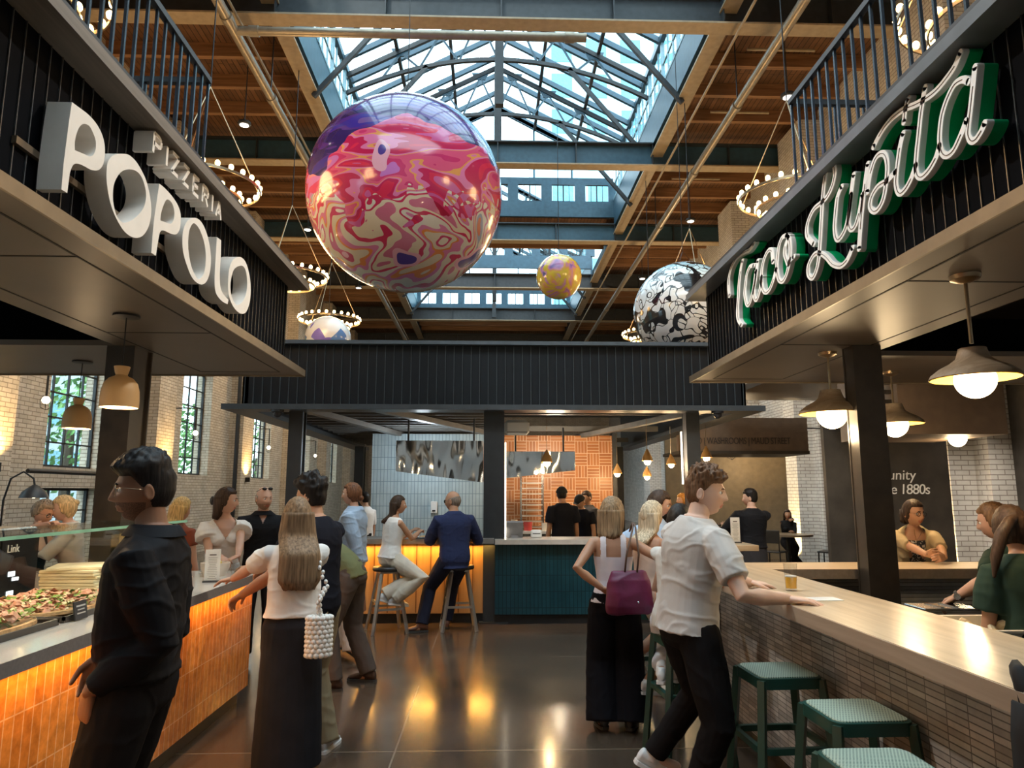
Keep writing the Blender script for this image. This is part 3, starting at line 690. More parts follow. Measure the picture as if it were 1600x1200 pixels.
easel(2.95, 'black price card in front of the nearest pizza, left frame edge'); easel(3.82, 'black price card in front of the far ham pizza, by the man in black')
# stack of flat boxes
for k in range(10):
    o = MB().box(-.17, .17, -.17, .17, 0, .017, .003).build('pizza_board', M('cream_cardboard', (.78, .68, .48), .7), loc=(-2.60 + random.uniform(-.006, .006), 4.72 + random.uniform(-.006, .006), 1.0 + k * .019))
    o.rotation_euler.z = random.uniform(-.05, .05) if k < 9 else .35
    tag(o, 'cream cardboard pizza board in the stack behind the pizzas' if k < 9 else 'topmost cream pizza board, twisted on its stack behind the pizzas', 'pizza board', 'pizza boards stacked on the left counter')
# pizza oven
t = thing('deck_oven', 'stainless two-deck pizza oven with amber lit doors behind the left counter', 'oven', (-3.40, 4.2, 0))
MB().box(-.35, .35, -.75, .75, .9, 1.42, .01).build('body', STAIN, t); MB().box(-.33, .33, -.7, .7, 0, .9).build('stand_cabinet', STAIN, t)
AMB = EM('amber_oven_glow', (1, .52, .12), 1.6)
for z in (.98, 1.2):
    d = MB().box(.35, .375, -.7, .36, z - .02, z + .17, .004).build('oven_door', STAIN, t); MB().box(.376, .38, -.62, .28, z + .01, z + .11).build('door_glass', AMB, d)
    MB().tube([(.41, -.62, z + .15), (.41, .28, z + .15)], .009, 8).build('handle', CHROME, d)
p = MB().box(.35, .372, .38, .74, .95, 1.4).build('control_panel', M('dark_control_panel', (.02, .02, .022), .2), t)
b = MB()
for z in (1.12, 1.0): b.box(.372, .376, .46, .52, z, z + .03); b.box(.372, .376, .5, .56, z - .03, z - .01)
b.build('digital_display', EM('display_white', (.9, .95, 1), 2.5), p)
def text(s, size, depth, mat, parent, M4, name='lettering', space=1.):
    cu = bpy.data.curves.new(name, 'FONT'); cu.body = s; cu.size = size; cu.extrude = depth; cu.space_character = space; cu.align_x = 'LEFT'
    o = bpy.data.objects.new(name + '_tmp', cu); col.objects.link(o)
    dg = bpy.context.evaluated_depsgraph_get(); me = bpy.data.meshes.new_from_object(o.evaluated_get(dg)); bpy.data.objects.remove(o)
    me.transform(M4); me.materials.clear(); me.materials.append(mat); me.name = name
    r = bpy.data.objects.new(name, me); col.objects.link(r); r.parent = parent; return r
def frame(origin, right, up):
    right, up = Vector(right).normalized(), Vector(up).normalized(); n = right.cross(up)
    m = Matrix((right, up, n)).transposed().to_4x4(); m.translation = Vector(origin); return m
text('Link', .07, .002, WHITE, p, frame((.376, .42, 1.27), (0, 1, 0), (0, 0, 1)))
# --- right counter
t = thing('taco_bar', 'long pale oak bar top on grey ribbed tile on the right', 'bar counter', (1.72, 0, 0))
MB().box(0, .22, -2, 5.55, .10, 1.03).build('tiled_front', GREYTILE, t); MB().box(.05, .22, -2, 5.5, 0, .10).build('toe_kick', M('black_toe_kick', (.03, .025, .02), .4), t)
MB().box(.0, 2.6, 5.38, 5.55, 0, 1.03).build('end_front', GREYTILE, t)
MB().box(-.235, .31, -2, 5.62, 1.042, 1.10).build('oak_top', BAROAK, t)
MB().box(-.242, -.235, -2, 5.62, 1.03, 1.098).build('edge_strip', BARSIDE, t)
MB().box(.31, 2.6, 5.14, 5.62, 1.042, 1.10).build('return_top', BAROAKX, t)
MB().box(.31, 2.6, 5.133, 5.14, 1.03, 1.098).build('return_edge', BARSIDE, t)
b = MB(); b.box(.30, .306, -2, 5.14, .12, 1.03); b.build('back_panel', PLASTER, t)
b = MB(); b.box(.4, 1.0, 1.2, 4.6, .0, .86); b.build('under_bench', M('black_bench', (.02, .02, .022), .3), t)
# --- middle kiosk
t = thing('kiosk_canopy', 'black ribbed band and thin ledge of the middle kiosk', 'canopy', (0, 9.2, 2.7))
b = MB(); b.box(-3.28, 3.46, .14, .2, .07, .9); b.box(-3.28, -3.2, .14, 9, .07, .9); b.box(3.4, 3.46, .14, 9, .07, .9); b.build('fascia_panel', M('navy_black_fascia', (.006, .009, .013), .4, spec=.35), t)
b = MB(); x = -3.25
while x < 3.45: b.box(x, x + .007, .12, .14, .07, .9); x += .115
b.build('fascia_battens', M('slate_batten', (.055, .07, .08), .35), t)
b = MB(); b.box(-3.45, 3.62, -.12, .22, 0, .07); b.box(-3.45, -3.1, .22, 9, 0, .07); b.box(3.3, 3.62, .22, 9, 0, .07); b.build('ledge', M('blue_black_ledge', (.05, .06, .07), .35), t)
b = MB(); b.box(-3.32, 3.5, .05, .24, .9, .95); b.build('cap_rail', M('slate_cap', (.08, .10, .12), .3), t)
b = MB(); b.box(-3.2, 3.4, .2, 9, .86, .9); b.build('deck', DARKSTEEL, t)
b = MB()
for y in np.arange(.6, 8.6, .42): b.box(-3.1, -.1, y, y + .07, .1, .17)
for y in (1.5, 4.5, 7.5): b.box(.1, 3.3, y, y + .1, .12, .22)
for p, q in (((-2.5, .3, .05), (-1.2, 7.5, .05)), ((-1.5, .3, .05), (-.1, 4, .05)), ((2.9, .3, .05), (1.2, 7.5, .05))): b.bar(p, q, .12, .08)
b.build('soffit_rafters', M('grey_rafters', (.14, .135, .125), .45), t)
for x0, x1, y0, y1, l in ((-2.64, -2.46, 9.3, 9.5, 'left front corner of the middle kiosk'), (-.08, .19, 9.28, 9.5, 'centre front of the middle kiosk, right of the man in the blue suit'), (2.62, 2.8, 9.3, 9.5, 'right front corner of the middle kiosk'),
        (-3.15, -2.95, 16.6, 16.9, 'left rear corner of the middle kiosk'), (2.95, 3.15, 16.6, 16.9, 'right rear corner of the middle kiosk')):
    column(x0, x1, y0, y1, 2.7, M('blue_black_column', (.022, .026, .03), .4), 'dark steel column at the ' + l)
t = thing('kiosk_counter', 'oak fronted counter glowing orange under a grey top where the couple sits', 'counter', (-1.7, 9.2, 0))
MB().box(-.9, 1.74, .12, .2, .12, 1.0).build('oak_front', PANEL_OAK, t); MB().box(-.9, 1.76, .15, .3, 0, .12).build('toe_kick', BLACK, t)
b = MB()
for k in range(15): b.box(-.86 + k * .18, -.845 + k * .18, .112, .12, .13, 1.0)
b.build('panel_joints', M('oak_joint', (.2, .09, .03), .6), t)
MB().box(-.95, 1.76, -.1, .5, 1.0, 1.06).build('grey_top', M('warm_grey_top', (.22, .20, .18), .35), t)
area('kiosk_counter_led', (-1.2, 9.235, .985), (R(-14), 0, 0), 2.5, .03, 24, (1, .50, .10))
t = thing('kiosk_counter', 'dark teal tiled counter with pale stone top in the middle kiosk', 'counter', (.07, 9.2, 0))
MB().box(0, 2.7, .0, .12, .12, .99).build('teal_front', TEALTILE, t); MB().box(0, 2.7, .05, .3, 0, .12).build('toe_kick', BLACK, t)
MB().box(-.0, 2.75, -.12, .5, .99, 1.05).build('stone_top', M('pale_stone_top', (.50, .46, .41), .25), t)
MB().box(2.55, 2.7, .12, 2.5, .0, .99).build('side_panel', TEALTILE, t)
tn += 1; struct(MB().box(-2.25, -.1, 13.6, 13.75, 0, 2.75).build('trim_%d' % tn, PALETILE), 'pale blue stacked tile wall inside the kiosk')
tn += 1; struct(MB().box(.2, 2.42, 13.9, 14.05, 0, 2.75).build('trim_%d' % tn, BASKET), 'orange basketweave tile wall inside the kiosk')
struct(MB().box(2.42, 2.5, 13.85, 14.1, 0, 2.8).build('trim_%d' % (tn + 1), DARKSTEEL)); tn += 1
# stainless hoods
def wavy(name):
    m, nt, b = newmat(name); b.inputs['Metallic'].default_value = 1; b.inputs['Base Color'].default_value = (.66, .70, .72, 1); b.inputs['Roughness'].default_value = .09
    n = node(nt, 'ShaderNodeTexNoise'); n.inputs['Scale'].default_value = 2.4; n.inputs['Detail'].default_value = 1; lk(nt, coords(nt, (1.1, .8, .45)), n.inputs['Vector']); bump(nt, b, n.outputs['Fac'], .7, .13); return m
HOOD = wavy('rippled_stainless')
for x0, x1, z0a, z0b, z1, lx, y, l in ((-1.44, -.1, 1.96, 1.79, 2.43, 0, 10.9, 'rippled stainless extractor hood hanging over the couple'), (.26, 1.33, 1.86, 1.98, 2.27, 0, 11.0, 'rippled stainless extractor hood right of the centre column')):
    t = thing('extractor_hood', l, 'hood', (x0, y, z1)); w = x1 - x0
    MB().prism([(0, z0a - z1), (w, z0b - z1), (w, 0), (0, 0)], lambda a, b_, d: (a, d, b_), 0, .015).build('front_panel', HOOD, t)
    MB().prism([(0, z0a - z1 + .02), (w, z0b - z1 + .02), (w, 0), (0, 0)], lambda a, b_, d: (a, d, b_), .015, .9).build('hood_body', STAIN, t)
    for xx in (.15, w - .15): MB().tube([(xx, .3, 0), (xx, .3, .4)], .015, 6).build('hanger_rod', DARKSTEEL, t)
t = thing('air_curtain_unit', 'white rounded wall unit high beside the centre column', 'unit', (.2, 9.55, 2.42)); MB().box(0, .34, 0, .2, 0, .2, .04).build('casing', WHITE, t, smooth=True); MB().box(.03, .31, -.004, .0, .02, .04).build('vent_slot', M('grey_vent', (.3, .3, .3), .5), t)
LEDBAR = EM('led_strip_face', (1, .88, .7), 5)
for x, y, z0, z1, l in ((.21, 9.42, 1.05, 2.3, 'thin vertical light strip on the right face of the centre column'), (2.58, 9.42, 1.75, 2.45, 'thin vertical light strip on the left face of the right kiosk column')):
    tag(MB().box(x - .008, x + .008, y - .01, y + .01, z0, z1).build('light_strip', LEDBAR), l, 'light strip')
POPOLO=[
 ([(2.751, 3.239), (2.751, 3.239), (2.805, 3.245), (2.869, 3.251), (2.93, 3.245), (2.98, 3.222), (3.01, 3.183), (3.018, 3.132), (3.009, 3.087), (2.977, 3.049), (2.927, 3.027), (2.877, 3.019), (2.83, 3.008), (2.801, 2.988), (2.785, 2.949), (2.782, 2.906), (2.78, 2.856), (2.78, 2.856), (2.741, 2.854), (2.741, 2.854), (2.738, 2.951), (2.741, 3.052), (2.745, 3.155)],[(2.849, 3.197), (2.884, 3.206), (2.915, 3.192), (2.939, 3.169), (2.945, 3.132), (2.931, 3.098), (2.904, 3.077), (2.862, 3.068), (2.802, 3.054), (2.802, 3.054), (2.796, 3.089), (2.803, 3.131), (2.821, 3.172)]),
 ([(3.187, 3.231), (3.099, 3.184), (3.05, 3.13), (3.044, 3.072), (3.058, 3.014), (3.096, 2.949), (3.154, 2.899), (3.237, 2.865), (3.328, 2.869), (3.407, 2.91), (3.456, 2.979), (3.47, 3.057), (3.446, 3.129), (3.391, 3.196), (3.306, 3.236), (3.239, 3.243)],[(3.224, 3.172), (3.16, 3.127), (3.116, 3.059), (3.109, 3.0), (3.124, 2.951), (3.161, 2.911), (3.222, 2.904), (3.313, 2.962), (3.386, 3.042), (3.406, 3.101), (3.395, 3.147), (3.352, 3.188), (3.294, 3.196)]),
 ([(3.529, 3.239), (3.529, 3.239), (3.595, 3.242), (3.688, 3.234), (3.763, 3.211), (3.799, 3.17), (3.8, 3.103), (3.765, 3.053), (3.698, 3.03), (3.62, 3.017), (3.58, 2.996), (3.566, 2.949), (3.553, 2.856), (3.553, 2.856), (3.503, 2.854), (3.503, 2.854), (3.503, 3.008), (3.515, 3.127)],[(3.629, 3.196), (3.682, 3.198), (3.717, 3.169), (3.718, 3.12), (3.689, 3.083), (3.634, 3.068), (3.57, 3.055), (3.57, 3.055), (3.574, 3.099), (3.597, 3.157)]),
 ([(3.978, 3.233), (3.893, 3.185), (3.847, 3.121), (3.839, 3.05), (3.863, 2.98), (3.924, 2.921), (4.01, 2.874), (4.12, 2.873), (4.2, 2.915), (4.241, 2.989), (4.245, 3.076), (4.204, 3.16), (4.135, 3.22), (4.059, 3.245)],[(3.958, 3.19), (3.919, 3.137), (3.913, 3.066), (3.937, 2.994), (3.987, 2.931), (4.075, 2.894), (4.139, 2.932), (4.167, 2.989), (4.165, 3.073), (4.124, 3.144), (4.054, 3.189), (3.997, 3.2)]),
 ([(4.314, 3.241), (4.314, 3.241), (4.384, 3.245), (4.384, 3.245), (4.395, 3.14), (4.398, 3.026), (4.416, 2.955), (4.465, 2.919), (4.569, 2.903), (4.569, 2.903), (4.557, 2.87), (4.557, 2.87), (4.457, 2.865), (4.357, 2.888), (4.324, 2.953), (4.316, 3.075)],None),
 ([(4.728, 3.252), (4.609, 3.193), (4.551, 3.114), (4.543, 3.019), (4.57, 2.936), (4.661, 2.882), (4.792, 2.869), (4.902, 2.904), (4.968, 2.992), (4.976, 3.094), (4.936, 3.182), (4.844, 3.252)],[(4.738, 3.192), (4.636, 3.135), (4.595, 3.062), (4.589, 2.994), (4.626, 2.939), (4.711, 2.908), (4.809, 2.949), (4.882, 3.025), (4.899, 3.114), (4.863, 3.187), (4.804, 3.208)]),
]
TACO=[
 [(5.576, 3.249), (5.582, 3.345), (5.553, 3.418), (5.475, 3.475), (5.347, 3.504), (5.209, 3.492), (5.088, 3.472), (4.997, 3.489)],
 [(5.248, 3.439), (5.3, 3.37), (5.346, 3.274), (5.379, 3.165), (5.407, 3.07), (5.396, 2.997), (5.338, 2.944)],
 [(5.02, 3.325), (5.097, 3.342), (5.169, 3.305), (5.21, 3.233), (5.23, 3.162), (5.201, 3.074), (5.149, 3.067), (5.096, 3.109), (5.035, 3.18), (4.989, 3.27)],
 [(4.942, 3.336), (4.997, 3.213), (5.046, 3.139), (5.031, 3.068), (4.986, 3.063), (4.926, 3.119), (4.888, 3.194)],
 [(4.671, 3.237), (4.682, 3.318), (4.733, 3.343), (4.807, 3.319), (4.866, 3.259), (4.895, 3.182), (4.874, 3.096), (4.822, 3.06), (4.751, 3.067), (4.68, 3.115), (4.63, 3.169)],
 [(4.431, 3.34), (4.5, 3.349), (4.561, 3.31), (4.602, 3.221), (4.612, 3.149), (4.586, 3.079), (4.529, 3.055), (4.462, 3.088), (4.411, 3.157), (4.386, 3.227), (4.392, 3.295), (4.431, 3.34)],
 [(4.403, 3.32), (4.46, 3.274), (4.474, 3.225), (4.45, 3.17), (4.429, 3.137), (4.396, 3.158), (4.344, 3.163)],
]
LUPITA=[
 [(4.06, 3.145), (4.132, 3.215), (4.137, 3.269), (4.105, 3.317), (4.03, 3.355), (3.942, 3.356), (3.857, 3.361), (3.786, 3.4), (3.75, 3.456), (3.758, 3.512), (3.799, 3.538), (3.843, 3.517), (3.884, 3.444), (3.917, 3.35), (3.946, 3.245), (3.977, 3.132), (4.01, 3.035), (4.052, 2.974), (4.106, 2.945), (4.152, 2.98), (4.144, 3.038), (4.07, 3.077), (4.001, 3.067), (3.923, 3.018), (3.851, 2.949), (3.763, 2.908), (3.687, 2.917), (3.622, 2.964)],
 [(3.685, 3.346), (3.74, 3.306), (3.773, 3.224), (3.796, 3.145), (3.785, 3.079), (3.748, 3.065), (3.684, 3.094), (3.634, 3.16), (3.594, 3.258), (3.552, 3.354)],
 [(3.594, 3.258), (3.629, 3.165), (3.64, 3.108), (3.621, 3.07), (3.578, 3.072), (3.529, 3.124), (3.482, 3.209)],
 [(3.409, 3.346), (3.449, 3.254), (3.493, 3.139), (3.528, 3.034), (3.556, 2.936)],
 [(3.434, 3.202), (3.392, 3.286), (3.34, 3.338), (3.289, 3.343), (3.25, 3.315), (3.238, 3.256), (3.258, 3.18), (3.296, 3.106), (3.346, 3.074), (3.39, 3.078), (3.419, 3.115), (3.4, 3.158), (3.336, 3.188), (3.252, 3.181), (3.18, 3.193)],
 [(3.09, 3.346), (3.126, 3.29), (3.156, 3.216), (3.179, 3.144), (3.174, 3.094), (3.15, 3.07), (3.105, 3.077), (3.061, 3.103), (3.018, 3.148)],
 [(3.028, 3.49), (3.052, 3.457), (3.077, 3.397)],
 [(3.344, 3.408), (3.29, 3.437), (3.225, 3.459), (3.156, 3.467), (3.068, 3.457), (2.98, 3.43), (2.895, 3.413), (2.826, 3.409), (2.758, 3.421), (2.698, 3.441), (2.658, 3.477)],
 [(2.901, 3.468), (2.923, 3.42), (2.949, 3.36), (2.976, 3.279), (3.002, 3.203), (3.017, 3.139), (3.01, 3.094), (2.98, 3.075), (2.929, 3.083), (2.876, 3.112), (2.843, 3.154)],
 [(2.629, 3.327), (2.661, 3.356), (2.709, 3.364), (2.761, 3.333), (2.805, 3.282), (2.828, 3.223), (2.838, 3.169), (2.829, 3.115), (2.8, 3.088), (2.755, 3.091), (2.702, 3.133), (2.664, 3.172)],
 [(2.583, 3.362), (2.605, 3.291), (2.628, 3.22), (2.652, 3.148), (2.661, 3.11), (2.648, 3.076), (2.62, 3.068), (2.584, 3.086), (2.564, 3.106)],
]

def catmull(pts, k=5, closed=True):
    n = len(pts); out = []
    for i in range(n if closed else n - 1):
        g = (lambda j: pts[j % n]) if closed else (lambda j: pts[min(max(j, 0), n - 1)])
        p0, p1, p2, p3 = g(i - 1), g(i), g(i + 1), g(i + 2)
        if p1 == p2: out.append(p1); continue
        for s in range(k):
            t = s / k
            out.append(tuple(.5 * ((2 * p1[a]) + (-p0[a] + p2[a]) * t + (2 * p0[a] - 5 * p1[a] + 4 * p2[a] - p3[a]) * t * t + (-p0[a] + 3 * p1[a] - 3 * p2[a] + p3[a]) * t ** 3) for a in (0, 1)))
    if not closed: out.append(pts[-1])
    r = []
    for p in out:
        if not r or (abs(p[0] - r[-1][0]) + abs(p[1] - r[-1][1])) > 1e-5: r.append(p)
    return r
from mathutils.geometry import tessellate_polygon
def letter(outer, inner, x_face, x_back, mat, parent, name='letter', ox=0, bev=0):
    loops = [catmull(outer)] + ([catmull(inner)] if inner else [])
    allp = [p for l in loops for p in l]; b = MB()
    tris = tessellate_polygon([[Vector((p[0], p[1], 0)) for p in l] for l in loops])
    n = len(allp); vs = [(x_face, p[0], p[1]) for p in allp] + [(x_back, p[0], p[1]) for p in allp]
    fs = [tuple(t) for t in tris] + [tuple(i + n for i in t[::-1]) for t in tris]; o = 0
    for l in loops:
        m = len(l); fs += [(o + i, o + i + n, o + (i + 1) % m + n, o + (i + 1) % m) for i in range(m)]; o += m
    b.add(vs, fs); return b.build(name, mat, parent)
t = thing('pizzeria_sign', 'white raised letters PIZZERIA POPOLO on the left black band', 'sign', (0, 0, 0))
for o_, i_ in POPOLO: letter(o_, i_, -1.73, -1.83, CREAM, t)
MB().box(-1.85, -1.83, 2.6, 5.2, 2.98, 3.01).build('mounting_rail', M('bronze_rail', (.16, .12, .08), .4, .4), t)
# small PIZZERIA
STK = {'P': [[(0, 0), (0, 1), (.45, 1), (.6, .88), (.6, .62), (.45, .5), (0, .5)]], 'I': [[(.1, 0), (.1, 1)]], 'Z': [[(0, 1), (.6, 1), (0, 0), (.6, 0)]], 'E': [[(.6, 1), (0, 1), (0, 0), (.6, 0)], [(0, .5), (.5, .5)]],
       'R': [[(0, 0), (0, 1), (.45, 1), (.6, .88), (.6, .62), (.45, .5), (0, .5)], [(.3, .5), (.62, 0)]], 'A': [[(0, 0), (.32, 1), (.64, 0)], [(.13, .33), (.5, .33)]]}
y = 3.44
for ch in 'PIZZERIA':
    b = MB()
    for s in STK[ch]:
        for p, q in zip(s, s[1:]): b.bar((-1.78, y + p[0] * .13, 3.37 + p[1] * .105), (-1.78, y + q[0] * .13, 3.37 + q[1] * .105), .022, .10, up=(1, 0, 0))
    b.build('small_letter', CREAM, t); y += .075 if ch == 'I' else .137
def stroke(b, pts, x0, x1, fa, ext=0.):
    P_ = catmull(pts, 5, False); L_, R_ = [], []
    for i, p in enumerate(P_):
        a = P_[max(i - 1, 0)]; c_ = P_[min(i + 1, len(P_) - 1)]; d = Vector((c_[0] - a[0], c_[1] - a[1]))
        if d.length < 1e-6: continue
        d.normalize(); ay, az = fa(p[0]); nrm = Vector((-d.y, d.x))
        k = 1 / math.sqrt((nrm.x / ay) ** 2 + (nrm.y / az) ** 2) + ext
        L_.append((p[0] + nrm.x * k, p[1] + nrm.y * k)); R_.append((p[0] - nrm.x * k, p[1] - nrm.y * k))
    rings = [[(x0, *l), (x0, *r), (x1, *r), (x1, *l)] for l, r in zip(L_, R_)]; b.loft(rings)
    for e in (0, -1):
        p = P_[e]; ay, az = fa(p[0]); n = 14
        b.prism([(p[0] + (ay + ext) * math.cos(2 * math.pi * k / n), p[1] + (az + ext) * math.sin(2 * math.pi * k / n)) for k in range(n)], lambda a_, c_, d_: (d_, a_, c_), x0, x1)
fa = lambda y: (.0165 + .0065 * max(0, y - 2.6), .0165)
GF = M('sign_green_return', (.0, .30, .10), .35, var=.05); GS = M('sign_grey_return', (.62, .62, .60), .4, var=.03); WF = M('sign_white_face', (.92, .92, .90), .35, var=.02); NEON = M('dark_inline_tube', (.09, .06, .05), .3)
for nm, S_, lab in (('taco_sign', TACO, 'script word Taco in white faced green backed channel letters on the right kiosk'), ('lupita_sign', LUPITA, 'script word Lupita in white faced green backed channel letters on the right kiosk')):
    t = thing(nm.replace('taco', 'script').replace('lupita', 'script'), lab, 'sign', (0, 0, 0))
    for s in S_:
        b = MB(); stroke(b, s, 2.0, 2.058, fa); w = b.build('green_letter_body', GF, t)
        b = MB(); stroke(b, s, 1.975, 2.0, fa); b.build('grey_rim', GS, w)
        b = MB(); stroke(b, s, 1.97, 1.976, fa, -.001); b.build('white_face', WF, w)
        mid = s[1:-1] if len(s) > 4 else s
        b = MB(); P_ = catmull(mid, 3, False)
        b.tube([(1.9695, p[0], p[1]) for p in P_], .0022, 5); b.build('inline_tube', NEON, w)
    ys = [p[0] for s in S_ for p in s]; MB().box(2.06, 2.078, min(ys) + .1, max(ys) - .1, 3.14, 3.17).build('mounting_rail', M('grey_rail', (.12, .13, .14), .4, .4), t)

# ------------------------------------------------------------------ pendant lamps
def clay_pendant(x, y, z, top, label, r=.105):
    t = thing('pendant_lamp', label, 'pendant lamp', (x, y, z), group=None)
    MB().lathe([(r * .96, 0), (r, .003), (r, .05), (r * .97, .10), (r * .86, .145), (r * .62, .175), (r * .36, .188), (r * .30, .195), (r * .36, .215), (r * .42, .245), (r * .40, .247), (.01, .235)], n=40).build('shade', LAMPCLAY, t, smooth=True)
    MB().lathe([(r * .95, .002), (r * .93, .05), (r * .8, .13), (.02, .17)], n=32).build('white_shade_lining', EM('shade_glow', (1, .82, .60), 1.3), t, smooth=True)
    MB().ball((0, 0, .05), .03, 14, 8).build('bulb', GLOBE, t, smooth='all')
    MB().tube([(0, 0, .235), (0, 0, top - z)], .004, 6).build('cord', BLACK, t)
    MB().lathe([(.075, top - z), (.075, top - z - .012), (.02, top - z - .016)], n=24, cap=True).build('ceiling_rose', BLACK, t)
    point('pendant_light', (x, y, z - .02), 9, (1, .68, .38), .05)
clay_pendant(-2.19, 4.2, 2.14, 2.7, 'clay coloured bell pendant lamp in front of the left steel column'); clay_pendant(-3.32, 5.75, 2.15, 2.7, 'clay bell pendant lamp seen against the left grid window')
clay_pendant(-2.34, 3.12, 2.22, 2.7, 'clay bell pendant lamp cut by the left edge of the photo')
WOODSH = wood('weathered_wood_shade', (.26, .19, .12), (.42, .33, .23), 'x', .6, 2)
def wood_pendant(x, y, z, top, label, r=.235, e=22):
    t = thing('pendant_lamp', label, 'pendant lamp', (x, y, z)); k = r / .235
    pr = [(.235, 0), (.225, .022), (.18, .058), (.125, .088), (.09, .115), (.075, .16), (.072, .175), (.01, .178)]
    MB().lathe([(a * k, b_ * k) for a, b_ in pr], n=44).build('shade', WOODSH, t, smooth=True)
    MB().lathe([(a * .965 * k, b_ * k - .004) for a, b_ in pr[:-2]], n=40).build('golden_shade_lining', M('golden_lining', (.80, .55, .12), .35), t, smooth=True)
    MB().ball((0, 0, -.01 * k), .108 * k, 28, 18).build('globe_bulb', GLOBE, t, smooth='all')
    MB().tube([(0, 0, .17), (0, 0, top - z)], .009, 8).build('stem', BRASS, t); MB().lathe([(.07, top - z), (.065, top - z - .02), (.03, top - z - .035), (.01, top - z - .04)], n=24, cap=True).build('ceiling_rose', BRASS, t, smooth=True)
    point('pendant_light', (x, y, z - .14 * k), e, (1, .72, .40), .09)
wood_pendant(2.575, 5.2, 2.235, 2.7, 'wooden hat shaped pendant with glowing globe left of the right steel column')
wood_pendant(2.33, 3.27, 2.19, 2.7, 'large wooden hat shaped pendant nearest the right edge', .195, 16)
wood_pendant(3.55, 6.05, 2.24, 2.7, 'wooden pendant half hidden behind the right steel column'); wood_pendant(5.15, 7.6, 2.24, 3.0, 'wooden pendant whose globe shows under the grey box bulkhead', .2)
def cone_pendant(x, y, z, top, label):
    t = thing('pendant_lamp', label, 'pendant lamp', (x, y, z), group='amber cone pendants in the middle kiosk')
    MB().lathe([(.085, -.02), (.075, .03), (.03, .12), (.012, .16)], n=20).build('amber_shade', M('amber_glass_shade', (.70, .40, .14), .3), t, smooth=True)
    MB().ball((0, 0, -.03), .055, 12, 8).build('bulb', GLOBE, t, smooth='all'); MB().tube([(0, 0, .15), (0, 0, top - z)], .004, 5).build('cord', BRASS, t)
    point('pendant_light', (x, y, z - .1), 14, (1, .68, .34), .05)
for x, y, z, l in ((.84, 10.4, 2.1, 'amber pendant in front of the right stainless hood'), (2.42, 10.8, 2.14, 'amber pendant at the centre of the right kiosk bay'), (2.35, 13, 2.0, 'small amber pendant right of the orange tiled wall'), (3.2, 12.4, 2.15, 'amber pendant beside the right kiosk column'), (2.9, 13, 1.95, 'lower amber pendant behind the kiosk bay'), (3.4, 11, 2.2, 'amber pendant just right of the kiosk column')):
    cone_pendant(x, y, z, 2.8, l)
def lantern(x, y, z, top, label, sx):
    t = thing('cage_lantern', label, 'lantern', (x, y, z)); MB().ball((0, 0, 0), .06, 14, 10).build('bulb', GLOBE, t, smooth='all')
    MB().tube([(0, 0, .05), (0, 0, top)], .018, 8).build('stem', BLACK, t); b = MB()
    for k in range(6):
        a = k * math.pi / 3; b.tube([(.04 * math.cos(a), .04 * math.sin(a), .07), (.09 * math.cos(a), .09 * math.sin(a), 0), (.08 * math.cos(a), .08 * math.sin(a), -.12), (.01, 0, -.16)], .004, 5)
    b.build('wire_cage', BLACK, t); MB().tube([(0, 0, top), (sx * .9, 0, top)], .015, 6).build('wall_arm', BLACK, t); point('lantern_light', (x, y, z), 16, (1, .66, .32), .07)
for i, (x, y, z) in enumerate(((-7.1, 11.4, 3.1), (-7.1, 17.2, 3.05), (-7.1, 22.9, 3.05), (-7.1, 29., 3.1))):
    lantern(x, y, z, .6, 'glowing cage lantern on the left brick wall, ' + ('nearest, at the left edge', 'second, beside the narrow window', 'third, left of the kiosk column', 'fourth and farthest')[i], -1)
for i, (x, y, z) in enumerate(((4.9, 14.2, 2.45), (6.3, 14.4, 2.6))): lantern(x, y, z, .35, ('small cage lantern under the washrooms bulkhead, left one', 'small cage lantern beside the white brick pilaster')[i], 1)
for y, nth in zip((5.3, 11.0, 16.7, 22.3, 27.9), ('nearest', 'second', 'third', 'fourth', 'farthest')):      # uplights that wash the pilasters
    t = thing('wall_uplight', 'small black uplight glowing on the left brick wall, %s of five' % nth, 'wall light', (-7.45, y, 1.95)); MB().box(-.12, .0, -.05, .05, 0, .14).build('housing', BLACK, t)
    area('pilaster_uplight', (-7.4, y, 2.12), (R(180), R(-14), 0), .08, .12, 17, (1, .62, .22), R(120))
for y, nth in zip((10.95, 16.35, 21.2), ('nearest', 'middle', 'farthest')):
    x = 6.95 if y < 20 else 7.4
    t = thing('floor_uplight', 'recessed uplight glowing at the foot of the %s white brick pilaster' % nth, 'floor light', (x - .1, y - .1, 0)); MB().lathe([(.07, 0), (.07, .02)], n=16, cap=True).build('housing', BLACK, t)
    area('pilaster_uplight', (x - .12, y - .1, .06), (R(180), R(8), 0), .1, .1, 20, (1, .68, .28), R(80))

